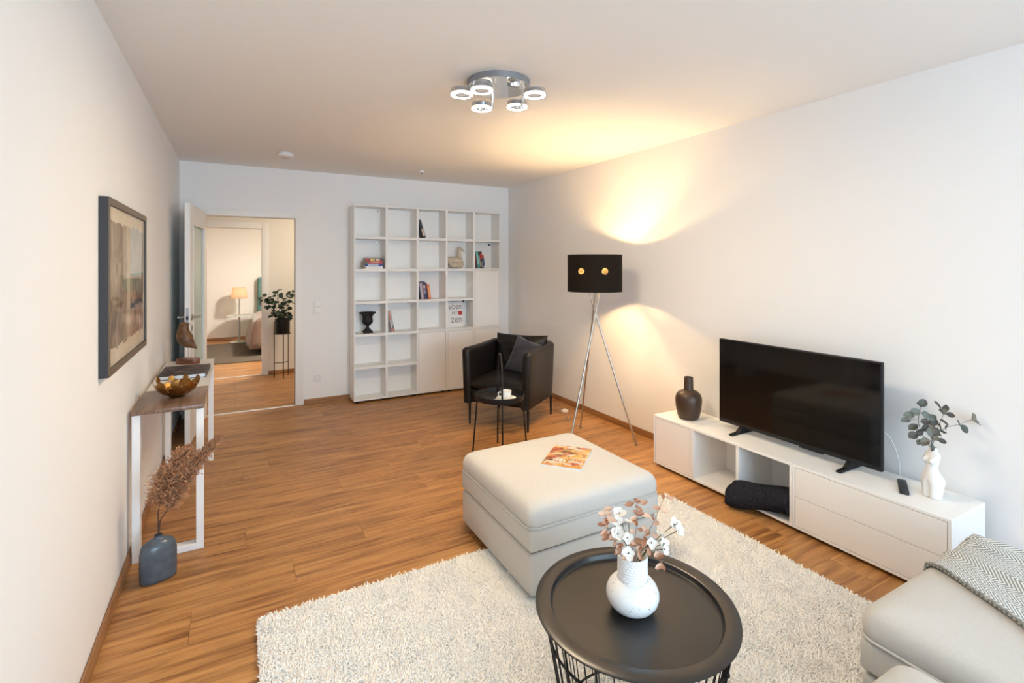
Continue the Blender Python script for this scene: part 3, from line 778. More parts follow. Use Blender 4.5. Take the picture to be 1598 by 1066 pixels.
for k in range(NW): link('wire', wire, ct, None, (0, 0, 2 * pi * (k + 0.3) / NW))
leg = MB().tube([(0.288, 0, CZ - 0.010), (0.270, 0, 0.325), (0.219, 0, 0.035)], 0.0038, 8).sphere((0.270, 0, 0.325), 0.0085, 10, 8).mesh('leg', BLACK, 60)
for k in range(4): link('leg', leg, ct, None, (0, 0, radians(27) + pi / 2 * k))

# ------------------------------------------------------------------ armchair
def ease(x): return x * x * (3 - 2 * x)
AC = Vector((2.335, 4.215, 0)); ARZ = math.atan2(0.812, 0.584) - pi  # placeholder, set below
front = Vector((-0.81, -0.587, 0))
# local frame: x right (seen from the front view of sitter's left..), y = depth to the back, z up
ARZ = math.atan2(-front.x, front.y * -1) * -1
arm = thing('armchair', 'black leather tub armchair with thin black legs in the corner', 'chair', AC, ARZ)
AW, AD = 0.70, 0.70
def u_path(hw, fy, by, r, n=8):
    pts = [(-hw, fy)]
    pts += [(-hw, fy + (by - r - fy) * k / 5) for k in range(1, 5)]
    pts += arc((-hw + r, by - r), r, pi, pi / 2, n)
    pts += [(-hw + r + (2 * hw - 2 * r) * k / 5, by) for k in range(1, 5)]
    pts += arc((hw - r, by - r), r, pi / 2, 0, n)
    pts += [(hw, by - r + (fy - by + r) * k / 5) for k in range(1, 6)]
    return pts
def shell():
    hw, fy, by, r = AW / 2 - 0.04, -AD / 2, AD / 2 - 0.04, 0.13
    pts = u_path(hw, fy, by, r)
    L = [0]
    for i in range(1, len(pts)): L.append(L[-1] + math.dist(pts[i], pts[i - 1]))
    rings = []
    m = 6
    def section(p, nrm, zt, half, z0=0.205):
        rr = min(half * 0.92, 0.036)
        out = []
        for (cx, cz, a0) in ((half - rr, zt - rr, 0), (-half + rr, zt - rr, pi / 2), (-half + rr * 0.5, z0 + rr * 0.5, pi), (half - rr * 0.5, z0 + rr * 0.5, 3 * pi / 2)):
            q = rr if cz > 0.4 else rr * 0.5
            for k in range(m + 1):
                a = a0 + pi / 2 * k / m
                o_, z_ = cx + q * cos(a), cz + q * sin(a)
                taper = -0.022 * (1 - (z_ - 0.2) / 0.55)        # outer side leans in at the bottom
                out.append(Vector((p[0] + nrm[0] * (o_ + taper), p[1] + nrm[1] * (o_ + taper), z_)))
        return out
    for i, p in enumerate(pts):
        q0, q1 = pts[max(i - 1, 0)], pts[min(i + 1, len(pts) - 1)]
        t = Vector((q1[0] - q0[0], q1[1] - q0[1])).normalized()
        nrm = (-t.y, t.x)   # outward for this winding
        s_ = L[i] / L[-1]
        zt = 0.715 + 0.022 * ease(min(1, max(0, 1 - abs(s_ - 0.5) * 2 / 0.75)))
        rings.append((p, nrm, zt))
    full = []
    # rounded front ends
    for (idx, sgn) in ((0, 1), (len(pts) - 1, -1)):
        pass
    def end_rings(i, direction):
        p, nrm, zt = rings[i]
        res = []
        for k in range(5):
            a = pi / 2 * (1 - k / 5)
            fwd = 0.036 * sin(a)
            shrink = 0.036 * (1 - cos(a))
            pp = (p[0], p[1] - fwd)
            sec = section(pp, nrm, zt - shrink, 0.04 - shrink * 0.85, 0.205 + shrink * 0.3)
            res.append(sec)
        return res
    a_ = end_rings(0, 1); b_ = end_rings(len(rings) - 1, 1)
    full = a_ + [section(p, n_, z_, 0.04) for p, n_, z_ in rings] + list(reversed(b_))
    MB().loft(full).build('arms_and_back', LEATHER, arm, 50)
shell()
MB().rbox(-0.272, 0.272, -0.352, 0.27, 0.212, 0.34, 0.03, 4).build('seat_base', LEATHER, arm, 40)
def soft_box(x0, x1, y0, y1, z0, z1, puff, e=4.0, n=18):
    mb = MB()
    cx, cy, hx, hy = (x0 + x1) / 2, (y0 + y1) / 2, (x1 - x0) / 2, (y1 - y0) / 2
    zm, hz = (z0 + z1) / 2, (z1 - z0) / 2
    for sgn in (1, -1):
        def fn(u, v):
            a, b = u * 2 - 1, v * 2 - 1
            a2, b2 = sin(a * pi / 2), sin(b * pi / 2)
            k = max(0.0, (1 - abs(a2) ** e) * (1 - abs(b2) ** e)) ** 0.32
            return (cx + hx * a2, cy + hy * b2, zm + sgn * (hz * k + puff * k * (1 - a2 * a2) * (1 - b2 * b2)))
        g = MB().grid(fn, n, n)
        mb.add(g.v, g.f if sgn > 0 else [tuple(reversed(f)) for f in g.f])
    return mb
soft_box(-0.272, 0.272, -0.366, 0.21, 0.315, 0.445, 0.012).build('seat_cushion', LEATHER, arm, 60)
# back cushion: leaning pillow with crumpled top corners
def pillow(w_, h_, t_, pinch=0.10, n=20, wrinkle=0.004, seed=1, e=3.0):
    rr = random.Random(seed); ph = [rr.uniform(0, 6.28) for _ in range(6)]
    mb = MB()
    for sgn in (1, -1):
        def fn(u, v):
            a, b = u * 2 - 1, v * 2 - 1
            a, b = sin(a * pi / 2), sin(b * pi / 2)
            k = max(0.0, (1 - abs(a) ** e) * (1 - abs(b) ** e)) ** 0.5
            x = a * w_ / 2 * (1 - pinch * (1 - b * b) * abs(a) ** 3)
            z = b * h_ / 2 * (1 - pinch * (1 - a * a) * abs(b) ** 3)
            wv = wrinkle * k * (sin(a * 9 + b * 4 + ph[0]) + 0.7 * sin(b * 13 - a * 6 + ph[1]) + 0.5 * sin(a * 17 + b * 15 + ph[2]))
            return (x, sgn * (t_ / 2 * k + wv), z)
        g = MB().grid(fn, n, n)
        mb.add(g.v, g.f if sgn < 0 else [tuple(reversed(f)) for f in g.f])
    return mb
pillow(0.55, 0.40, 0.15, 0.06, 24, 0.007, 3).build('back_cushion', LEATHER, arm, 70, (0, 0.185, 0.590), (radians(-12), 0, radians(2)))
legm = MB().tube([(0, 0, 0.0008), (0, 0, 0.215)], [0.0095, 0.0125], 10).mesh('leg', BLACK, 40)
for lx, ly in ((-0.295, -0.31), (0.295, -0.31), (-0.285, 0.285), (0.285, 0.285)): link('leg', legm, arm, (lx, ly, 0))
VELVET = mat('blue_grey_velvet', (0.050, 0.056, 0.078), 0.85, spec=0.15, var=0.4, vscale=9, sheen=0.2)
cu_p = AC + Matrix.Rotation(ARZ, 3, 'Z') @ Vector((0.11, 0.06, 0.585))
cush = pillow(0.37, 0.37, 0.13, 0.14, 22, 0.004, 8).build('throw_pillow', VELVET, None, 70, cu_p, (radians(-22), radians(12), ARZ - radians(14)))
tag(cush, 'blue grey velvet throw pillow leaning in the black armchair', 'pillow')

# ------------------------------------------------------------------ small tray table with handle
BT = Vector((1.826, 3.50, 0))
hd = Vector((at(776.8, 500, 4.13) - at(783.5, 500, 3.77))); hd.z = 0; bang = math.atan2(hd.y, hd.x)
stbl = thing('tray_side_table', 'small round black tray table with loop handle before the armchair', 'table', BT, bang)
MB().lathe([(0.0001, 0.420), (0.178, 0.420), (0.186, 0.424), (0.194, 0.462), (0.1935, 0.466), (0.1905, 0.466), (0.189, 0.462), (0.183, 0.431), (0.178, 0.4275), (0.0001, 0.4275)], 64, cap=False).build('tray', BLACK, stbl, 35)
for s in (1, -1):  # legs that carry the handle
    MB().tube([(s * 0.215, 0, 0.0008), (s * 0.182, 0, 0.4205)], 0.0065, 10).build('leg', BLACK, stbl, 60)
    MB().tube([(0, s * 0.215, 0.0008), (0, s * 0.180, 0.4205)], 0.0065, 10).build('leg', BLACK, stbl, 60)
hp = [(0.174, 0, 0.4275), (0.174, 0, 0.60)]
hp += [(0.174 * cos(a), 0, 0.60 + 0.175 * sin(a)) for a in [pi * k / 20 for k in range(1, 20)]]
hp += [(-0.174, 0, 0.60), (-0.174, 0, 0.4275)]
MB().tube(hp, 0.0072, 10).build('handle', BLACK, stbl, 60)
CUPM = mat('white_porcelain', (0.82, 0.81, 0.79), 0.15)
cupc = at(790, 616, 3.90); cupc.z = 0.428
sau = thing('saucer', 'white porcelain saucer on the small tray table', 'saucer', cupc)
MB().lathe([(0.0001, 0.0005), (0.04, 0.0005), (0.044, 0.003), (0.076, 0.014), (0.0775, 0.0155), (0.075, 0.0158), (0.044, 0.0065), (0.036, 0.0045), (0.0001, 0.0045)], 40, cap=False).build('dish', CUPM, sau, 40)
cup = thing('coffee_cup', 'white porcelain cup on a saucer', 'cup', cupc + Vector((0, 0, 0.0048)))
MB().lathe([(0.0001, 0.0), (0.026, 0.0), (0.027, 0.004), (0.034, 0.012), (0.039, 0.03), (0.0405, 0.055), (0.041, 0.067), (0.0395, 0.067), (0.0385, 0.053), (0.036, 0.03), (0.031, 0.014), (0.0001, 0.009)], 36, cap=False).build('bowl', CUPM, cup, 40)
ha = (at(780, 600, 3.9) - at(790, 600, 3.9)).normalized()
MB().tube([ha * 0.037 + Vector((0, 0, 0.054)), ha * 0.055 + Vector((0, 0, 0.054)), ha * 0.064 + Vector((0, 0, 0.042)), ha * 0.060 + Vector((0, 0, 0.026)), ha * 0.050 + Vector((0, 0, 0.019)), ha * 0.036 + Vector((0, 0, 0.018))], 0.0042, 8).build('ear_handle', CUPM, cup, 60)
np_ = at(777, 617, 3.86); np_.z = 0.4278
nap = MB().box(-0.06, 0.06, -0.05, 0.05, 0, 0.0014).box(-0.058, 0.057, -0.049, 0.047, 0.0014, 0.0024).build('napkin', mat('napkin_paper', (0.72, 0.66, 0.60), 0.9), None, None, np_, (0, 0, radians(24)))
tag(nap, 'folded beige paper napkin beside the saucer', 'napkin')

# ------------------------------------------------------------------ tripod floor lamp
LC = Vector((2.63, 3.33, 0))
fl = thing('floor_lamp', 'tripod floor lamp with black drum shade and crossed steel legs', 'lamp', LC)
feet = [Vector((2.724, 3.656, 0)) - LC, Vector((2.866, 3.084, 0)) - LC, Vector((2.30, 3.247, 0)) - LC]
crossz = H - (486 - 414) / FPX * 4.186
for i, f_ in enumerate(feet):
    # legs pass the crossing point side by side and continue up into the shade
    side = Vector((-f_.y, f_.x, 0)).normalized() * 0.012
    x_ = Vector((side.x, side.y, crossz))
    top = x_ + (x_ - f_) * 0.19
    MB().tube([f_ + Vector((0, 0, 0.001)), x_, top], 0.0075, 12).build('leg', STEEL, fl, 60)
SR, SZ1, SZ2 = 0.226, 1.258, 1.560
SHADE = seethrough('black_shade_weave', (0.010, 0.006, 0.004), 0.035, 0.8, (1, 0.88, 0.66), weave=1)
MB().lathe([(SR, SZ1), (SR, SZ2), (SR - 0.002, SZ2), (SR - 0.002, SZ1), (SR, SZ1)], 72, cap=False).build('shade', SHADE, fl, 40)
rimm = mat('shade_rim', (0.02, 0.014, 0.01), 0.7)
for z in (SZ1, SZ2): MB().tube([(SR * cos(2 * pi * k / 64) * 0.998, SR * sin(2 * pi * k / 64) * 0.998, z) for k in range(64)], 0.0025, 6, True).build('shade_rim', rimm, fl, 60)
sp = MB()
for k in range(3): sp.tube([(0, 0, SZ1 + 0.03), (SR * cos(2 * pi * k / 3 + .4) * 0.99, SR * sin(2 * pi * k / 3 + .4) * 0.99, SZ1 + 0.012)], 0.0018, 6)
sp.build('shade_spider', STEEL, fl)
BULB = glow('warm_bulb', (1.0, 0.66, 0.32), 900)
b_off = [at(899, 426, 4.186) - LC, at(941, 426, 4.186) - LC]
bc = [Vector((b_off[0].x, b_off[0].y, 1.425)), Vector((b_off[1].x + 0.02, b_off[1].y + 0.06, 1.425)), Vector((0.03, 0.10, 1.425))]
bc[0] = Vector((b_off[0].x * 0.72, b_off[0].y * 0.72, 1.425)); bc[1] = Vector((b_off[1].x, b_off[1].y, 1.425)) - Vector((SY, CY, 0)) * 0.09
bc[2] = Vector((SY, CY, 0)) * 0.11 + Vector((CY, -SY, 0)) * 0.106 + Vector((0, 0, 1.425))
for b in bc:
    MB().tube([(0, 0, 1.33), (b.x * 0.8, b.y * 0.8, 1.345), (b.x, b.y, 1.365), (b.x, b.y, 1.385)], [0.006, 0.006, 0.013, 0.013], 10).build('bulb_socket', METALW, fl, 50)
    MB().sphere((b.x, b.y, 1.425), 0.026, 12, 8).build('bulb', BULB, fl, 60)
MB().tube([(-0.085, -0.03, SZ1 + 0.02), (-0.085, -0.03, 1.20), (-0.083, -0.03, 1.19)], 0.0012, 5).build('pull_cord', METALW, fl)
# cord with foot switch
sw = Vector((2.905, 4.16, 0)) - LC
cord = MB().tube([feet[0] + Vector((0.012, -0.02, 0.004)), feet[0] + Vector((0.045, 0.01, 0.004)), feet[0] + Vector((0.02, 0.10, 0.004)), feet[0] + Vector((0.05, 0.25, 0.004)), sw + Vector((-0.03, -0.06, 0.004)), sw + Vector((0, 0, 0.006)), sw + Vector((-0.05, 0.12, 0.004)), Vector((3.07, 4.75, 0.004)) - LC], 0.0028, 6)
CORD = mat('clear_cord', (0.55, 0.48, 0.40), 0.3)
cord.build('cord', CORD, fl, 60)
MB().lathe([(0.038, 0.0005), (0.038, 0.012), (0.030, 0.020), (0.012, 0.024), (0.012, 0.03), (0.0001, 0.032)], 28).build('foot_switch', mat('clear_plastic', (0.72, 0.64, 0.54), 0.2), fl, 40, sw)

# ------------------------------------------------------------------ ceiling fixtures
PC = Vector((1.257, 2.424, ZC))
cl = thing('ceiling_light', 'chrome ceiling light with five glowing rings under a round mirror plate', 'lamp', PC)
PLATE_R = 0.170
MB().lathe([(PLATE_R, 0.0), (PLATE_R, -0.030), (PLATE_R - 0.003, -0.033)], 64, cap=False).build('plate_side', mat('plate_grey', (0.30, 0.33, 0.37), 0.35, 0.7), cl, 40)
MB().lathe([(PLATE_R - 0.003, -0.033), (0.0001, -0.0332)], 64, cap=False).build('mirror_plate', CHROME, cl, 40)
RING_GLOW = glow('ring_glow', (1.0, 0.80, 0.54), 520)
ACRYL = seethrough('ring_acrylic', (0.30, 0.30, 0.31), 0.62, 0.08)
RZ = -0.115
def ring_px(px, py): return at(px, py, (ZC + RZ - H) * FPX / (HORIZON - py)) - PC
fwd2, rgt2 = Vector((SY, CY, 0)), Vector((CY, -SY, 0))
for px, py, gap in ((721, 149, (0.8, 0.5)), (752, 142, (0.95, 0.2)), (751.5, 170.5, (1.0, 0.1)), (807, 168, (0.5, -0.8)), (834.5, 149.5, (-1.0, 0.1))):
    c = ring_px(px, py)
    # gap direction given as (right, up-in-picture = away? ) ; picture up on the ceiling is towards the camera
    gd = (rgt2 * gap[0] + fwd2 * gap[1] * 1.0); ga = math.atan2(gd.y, gd.x)
    ho = bpy.data.objects.new('ring_lamp', None)
    R0, R1, hgt = 0.039, 0.056, 0.032
    n = 40
    def cring(r0, r1, z0, z1, a0, a1):
        prof = [(r0, z0), (r1, z0), (r1, z1), (r0, z1), (r0, z0)]
        mb = MB().lathe(prof, n, (0, 0, 0), False, 1, 1, a0, a1)
        return mb
    a0, a1 = ga + radians(14), ga + 2 * pi - radians(14)
    body = cring(R0, R1, 0.004, hgt, ga, ga + 2 * pi - 1e-4).build('ring_body', ACRYL, cl, 40, (c.x, c.y, RZ))
    MB().lathe([(R0 + 0.001, 0.0), (R1 - 0.001, 0.0)], n, (0, 0, 0), False, 1, 1, a0, a1).build('ring_light', RING_GLOW, body, 40)
    cring(R0, R1, 0.0006, 0.0038, ga, ga + 2 * pi - 1e-4).build('ring_cover', CHROME, body, 40)
    MB().lathe([(R1 + 0.0005, 0.0), (R1 + 0.0005, 0.009)], n, (0, 0, 0), False, 1, 1, a0, a1).build('ring_edge_light', glow('ring_edge_glow', (1.0, 0.84, 0.62), 2.5), body, 40)
    MB().lathe([(R0 - 0.001, 0.003), (R0 - 0.001, hgt)], 32, cap=False).build('inner_sleeve', CHROME, body, 40)
    rp = Vector((cos(ga), sin(ga), 0)) * 0.062
    q = Vector((c.x, c.y, 0)) + rp
    if Vector((q.x, q.y)).length > PLATE_R - 0.012:
        q = q.normalized() * (PLATE_R - 0.012)
    MB().tube([(c.x + rp.x * 0.92, c.y + rp.y * 0.92, RZ + 0.003), (c.x + rp.x * 0.92, c.y + rp.y * 0.92, RZ + 0.034), (q.x, q.y, RZ + 0.042), (q.x, q.y, -0.033)], 0.0095, 12).build('rod', CHROME, cl, 50)
    MB().lathe([(0.0125, -0.0335), (0.0125, -0.044), (0.009, -0.0445)], 16, cap=False).build('rod_collar', CHROME, cl, 40, (q.x, q.y, 0))
sd = thing('smoke_detector', 'round white smoke detector on the ceiling', 'detector', (0.393, 4.88, ZC))
MB().lathe([(0.056, 0), (0.056, -0.010), (0.066, -0.012), (0.066, -0.022), (0.060, -0.030), (0.036, -0.036)], 40, cap=False).build('housing', METALW, sd, 35)
MB().lathe([(0.0545, -0.0095), (0.063, -0.0115)], 40, cap=False).build('vent_gap', mat('grey_plastic', (0.25, 0.25, 0.26), 0.6), sd)
MB().lathe([(0.036, -0.036), (0.034, -0.044), (0.026, -0.046), (0.0001, -0.046)], 32, cap=False).build('cap', mat('cap_beige', (0.60, 0.52, 0.45), 0.5), sd, 35)
cc = thing('cable_outlet', 'small white cable outlet on the ceiling above the bookcase', 'outlet', (1.73, 5.11, ZC))
MB().lathe([(0.03, 0), (0.03, -0.016), (0.024, -0.022), (0.0001, -0.022)], 28, cap=False).build('cover', METALW, cc, 35)
MB().lathe([(0.006, -0.0215), (0.005, -0.030), (0.0001, -0.030)], 12, cap=False).build('screw', BLACKP, cc, 35)

# switch and socket on the back wall
def wall_px(px, py):
    # point on the back wall plane
    d = Vector((SY + CY * (px - 799) / FPX, CY - SY * (px - 799) / FPX, (HORIZON - py) / FPX)); t = YB / d.y
    return Vector((0, 0, H)) + d * t
swp = wall_px(495.5, 479.5)
ls = thing('light_switch', 'white double rocker light switch beside the door frame', 'switch', (swp.x, YB, swp.z))
for dz in (0.036, -0.036):
    MB().rbox(-0.040, 0.040, -0.008, 0, dz - 0.0355, dz + 0.0355, 0.003, 2).build('frame', METALW, ls, 40)
    MB().rbox(-0.027, 0.027, -0.012, -0.008, dz - 0.027, dz + 0.027, 0.002, 2).build('rocker', WHITE, ls, 40)
sop = wall_px(495.5, 589.5)
so = thing('power_socket', 'white round pin wall socket near the floor', 'socket', (sop.x, YB, sop.z))
MB().rbox(-0.041, 0.041, -0.008, 0, -0.041, 0.041, 0.003, 2).build('frame', METALW, so, 40)
MB().lathe([(0.0001, 0.002), (0.0195, 0.002), (0.0205, 0.0105), (0.026, 0.0105), (0.027, 0.008)], 28, cap=False).build('insert', mat('socket_insert', (0.62, 0.62, 0.61), 0.5), so, 40, (0, 0, 0), (pi / 2, 0, 0))
for dx in (-0.0095, 0.0095): MB().lathe([(0.0028, 0.002), (0.0028, 0.0026)], 10).build('pin_hole', BLACKP, so, None, (dx, 0, 0), (pi / 2, 0, 0))

# ------------------------------------------------------------------ framed picture on the left wall
FY0, FY1, FZ0, FZ1 = 2.484, 3.437, 1.032, 1.746
FX = XL + 0.032
pic = thing('framed_picture', 'large framed abstract brown picture on the left wall', 'picture', (XL, FY0, FZ0), pi / 2)
PWd, PHt = FY1 - FY0, FZ1 - FZ0
# local: x along the wall (world +y), y = world -x (into wall), so the room side is -y
fwid = 0.028
FRM_SIDE = mat('frame_black', (0.022, 0.022, 0.026), 0.45); FRM = mat('frame_bronze', (0.14, 0.095, 0.055), 0.40, 0.25)
def rail(x0, x1, z0, z1):
    MB().box(x0, x1, -0.031, -0.001, z0, z1).build('frame_rail', FRM_SIDE, pic)
    MB().box(x0 + 0.001 * (x0 <= 0), x1, -0.0335, -0.031, z0, z1).build('frame_face', FRM, pic)
rail(0, fwid, 0, PHt); rail(PWd - fwid, PWd, 0, PHt); rail(fwid, PWd - fwid, 0, fwid); rail(fwid, PWd - fwid, PHt - fwid, PHt)
def art_mat():
    m, nt, p, out = _nodes('abstract_print')
    N = nt.nodes.new
    tc = N('ShaderNodeTexCoord'); sep = N('ShaderNodeSeparateXYZ'); lnk(nt, tc.outputs['Generated'], sep.inputs[0])
    mp = N('ShaderNodeMapping'); mp.inputs['Scale'].default_value = (5, 1, 3); lnk(nt, tc.outputs['Generated'], mp.inputs[0])
    n = N('ShaderNodeTexNoise'); n.inputs['Scale'].default_value = 1.6; n.inputs['Detail'].default_value = 8; n.inputs['Distortion'].default_value = 1.2; lnk(nt, mp.outputs[0], n.inputs['Vector'])
    def ramp(src, els):
        r = N('ShaderNodeValToRGB'); e = r.color_ramp.elements
        e[0].position, e[0].color = els[0][0], (*els[0][1], 1); e[1].position, e[1].color = els[-1][0], (*els[-1][1], 1)
        for po, c in els[1:-1]:
            k = e.new(po); k.color = (*c, 1)
        lnk(nt, src, r.inputs['Fac']); return r.outputs['Color']
    def math_(op, a, b=None):
        q = N('ShaderNodeMath'); q.operation = op
        for i, v in enumerate((a, b)):
            if v is None: continue
            if isinstance(v, (int, float)): q.inputs[i].default_value = v
            else: lnk(nt, v, q.inputs[i])
        return q.outputs[0]
    def mixc(f, a, b):
        q = N('ShaderNodeMix'); q.data_type = 'RGBA'
        if isinstance(f, (int, float)): q.inputs[0].default_value = f
        else: lnk(nt, f, q.inputs[0])
        for i, v in ((6, a), (7, b)):
            if isinstance(v, tuple): q.inputs[i].default_value = (*v, 1)
            else: lnk(nt, v, q.inputs[i])
        return q.outputs[2]
    wob = math_('MULTIPLY', math_('SUBTRACT', n.outputs['Fac'], 0.5), 0.10)
    X = math_('ADD', sep.outputs[0], math_('MULTIPLY', wob, 0.35)); Z = math_('ADD', sep.outputs[2], wob)
    left = ramp(n.outputs['Fac'], [(0.28, (0.094, 0.061, 0.036)), (0.45, (0.180, 0.130, 0.083)), (0.6, (0.259, 0.202, 0.137)), (0.75, (0.324, 0.266, 0.194))])
    bottom_left = ramp(n.outputs['Fac'], [(0.3, (0.072, 0.050, 0.036)), (0.5, (0.194, 0.144, 0.101)), (0.7, (0.302, 0.245, 0.180))])
    lcol = mixc(math_('GREATER_THAN', 0.36, Z), left, bottom_left)
    rtop = ramp(n.outputs['Fac'], [(0.3, (0.238, 0.266, 0.288)), (0.7, (0.374, 0.389, 0.382))])
    rmid = ramp(n.outputs['Fac'], [(0.32, (0.036, 0.018, 0.011)), (0.5, (0.158, 0.086, 0.047)), (0.7, (0.259, 0.173, 0.108))])
    rlow = ramp(n.outputs['Fac'], [(0.3, (0.101, 0.058, 0.036)), (0.5, (0.259, 0.158, 0.108)), (0.7, (0.346, 0.259, 0.187))])
    rcol = mixc(math_('GREATER_THAN', 0.33, Z), rmid, rlow)
    dark = math_('LESS_THAN', math_('ABSOLUTE', math_('SUBTRACT', Z, 0.345)), 0.018)
    rcol = mixc(dark, rcol, (0.025, 0.025, 0.029))
    rcol = mixc(math_('GREATER_THAN', Z, 0.565), rcol, rtop)
    teal = math_('LESS_THAN', math_('ABSOLUTE', math_('SUBTRACT', sep.outputs[2], 0.562)), 0.008)
    rcol = mixc(teal, rcol, (0.050, 0.115, 0.108))
    col = mixc(math_('GREATER_THAN', X, 0.55), lcol, rcol)
    # pale strip between and cream paper margin
    strip = math_('LESS_THAN', math_('ABSOLUTE', math_('SUBTRACT', X, 0.50)), 0.045)
    col = mixc(math_('MULTIPLY', strip, 0.65), col, (0.48, 0.40, 0.29))
    cream = ramp(n.outputs['Fac'], [(0.3, (0.52, 0.44, 0.32)), (0.7, (0.62, 0.54, 0.42))])
    inx = math_('MULTIPLY', math_('GREATER_THAN', X, 0.06), math_('LESS_THAN', X, 0.965))
    inz = math_('MULTIPLY', math_('GREATER_THAN', Z, 0.105), math_('LESS_THAN', Z, 0.90))
    col = mixc(math_('MULTIPLY', inx, inz), cream, col)
    lnk(nt, col, p.inputs['Base Color']); p.inputs['Roughness'].default_value = 0.6
    p.inputs['Coat Weight'].default_value = 0.45; p.inputs['Coat Roughness'].default_value = 0.02
    return m
MB().box(fwid, PWd - fwid, -0.024, -0.004, fwid, PHt - fwid).build('print', art_mat(), pic)

# ------------------------------------------------------------------ console table
CX0, CX1, CY0, CY1, CTZ = XL + 0.018, -0.143, 3.05, 4.52, 0.752
con = thing('console_table', 'narrow white console table with brown wood end along the left wall', 'table', (0, 0, 0))
MB().rbox(CX0, CX1, CY0, 3.515, CTZ - 0.019, CTZ + 0.0015, 0.002, 2).build('wood_top', DARKWOOD, con, 30)
MB().rbox(CX0, CX1, 3.515, CY1, CTZ - 0.019, CTZ, 0.0015, 1).build('white_top', mat('console_white', (0.78, 0.75, 0.70), 0.35), con, 30)
LW, LD = 0.034, 0.05
def leg_frame(yc):
    f_ = bpy.data.objects.new('leg_frame', None)
    mb = MB()
    mb.rbox(CX0 + 0.002, CX0 + 0.002 + LW, yc, yc + LD, 0.0006, CTZ - 0.0195, 0.002, 1)
    mb.rbox(CX1 - LW - 0.002, CX1 - 0.002, yc, yc + LD, 0.0006, CTZ - 0.0195, 0.002, 1)
    mb.rbox(CX0 + 0.002 + LW, CX1 - LW - 0.002, yc, yc + LD, 0.0006, 0.034, 0.002, 1)
    mb.rbox(CX0 + 0.002 + LW, CX1 - LW - 0.002, yc, yc + LD, CTZ - 0.0495, CTZ - 0.0195, 0.002, 1) if False else None
    return mb.build('leg_frame', METALW, con, 30)
leg_frame(3.062); leg_frame(4.40)
MB().box(CX1 - 0.022, CX1 - 0.004, 3.112, 4.40, CTZ - 0.045, CTZ - 0.0195).build('front_rail', mat('pale_birch', (0.62, 0.50, 0.38), 0.5), con)
MB().box(CX0 + 0.037, CX0 + 0.040, 3.07, 3.10, CTZ - 0.055, CTZ - 0.0195).box(CX0 + 0.037, CX0 + 0.065, 3.07, 3.10, CTZ - 0.022, CTZ - 0.0195).build('bracket', STEEL, con)

# picture book on the console
bk = thing('picture_book', 'large dark picture book lying on the white console table', 'book', (-0.432, 3.80, CTZ + 0.0004), 0)
bk.rotation_euler = (0, 0, radians(-2))
BW, BL, BT_ = 0.265, 0.355, 0.026
def book_cover():
    m, nt, p, out = _nodes('dark_photo_cover')
    tc = nt.nodes.new('ShaderNodeTexCoord'); mp = nt.nodes.new('ShaderNodeMapping'); mp.inputs['Scale'].default_value = (9, 16, 1); lnk(nt, tc.outputs['Object'], mp.inputs[0])
    v = nt.nodes.new('ShaderNodeTexNoise'); v.inputs['Scale'].default_value = 1.5; v.inputs['Detail'].default_value = 7; v.inputs['Distortion'].default_value = 0.5; lnk(nt, mp.outputs[0], v.inputs['Vector'])
    r = nt.nodes.new('ShaderNodeValToRGB'); e = r.color_ramp.elements
    e[0].position = 0.42; e[0].color = (0.022, 0.020, 0.022, 1); e[1].position = 0.74; e[1].color = (0.42, 0.24, 0.12, 1)
    for pos, c in ((0.52, (0.05, 0.045, 0.05)), (0.58, (0.16, 0.10, 0.08)), (0.64, (0.12, 0.13, 0.17))):
        k = e.new(pos); k.color = (*c, 1)
    lnk(nt, v.outputs['Fac'], r.inputs['Fac']); lnk(nt, r.outputs['Color'], p.inputs['Base Color']); p.inputs['Roughness'].default_value = 0.5; p.inputs['Specular IOR Level'].default_value = 0.2
    return m
MB().box(0.004, BW - 0.004, 0.004, BL, 0.003, BT_ - 0.003).build('pages', mat('blue_white_pages', (0.70, 0.76, 0.83), 0.7), bk)
cvm = book_cover()
MB().box(0, BW, 0, BL, 0, 0.003).build('back_cover', mat('cover_black', (0.015, 0.015, 0.017), 0.4), bk)
MB().box(0, BW, 0, BL, BT_ - 0.003, BT_).build('front_cover', cvm, bk)
MB().box(BW - 0.003, BW, 0, BL, 0.003, BT_ - 0.003).build('spine', MATS['cover_black'], bk)

# bird sculpture
bird = thing('bird_sculpture', 'brown wooden bird on a rod and oval base on the console', 'sculpture', (-0.305, 4.37, CTZ + 0.0004), -YAW * 0)
bird.rotation_euler = (0, 0, -YAW + radians(8))
MB().lathe([(0.0001, 0), (1, 0), (1.01, 0.003), (1.0, 0.036), (0.985, 0.039), (0.0001, 0.039)], 40, cap=False, sx=0.080, sy=0.042).build('base', REDWOOD, bird, 40)
MB().tube([(0.004, 0, 0.038), (0.000, 0, 0.135)], 0.0035, 8).build('rod', STEEL, bird, 60)
BIRDM = mat('mottled_wood', (0.20, 0.085, 0.027), 0.45, col2=(0.035, 0.014, 0.006), vscale=26, bump=0.5, bscale=70)
def ring2(c, t, a, b, n=20):
    t = Vector(t).normalized(); u = Vector((0, 1, 0)); w_ = u.cross(t).normalized()
    return [Vector(c) + w_ * a * cos(2 * pi * k / n) + u * b * sin(2 * pi * k / n) for k in range(n)]
K = 0.00078
def bp(zx, zy): return (((zx - 614) * K), 0, 0.04 + (425 - zy) * K)
segs = [(585, 84, 5, 5), (584, 90, 24, 20), (582, 104, 37, 30), (578, 128, 42, 36), (572, 160, 48, 44), (574, 195, 62, 56), (584, 230, 70, 62), (602, 262, 66, 60), (628, 288, 48, 44), (655, 306, 28, 24), (676, 322, 15, 12), (690, 337, 4, 5)]
rings = []
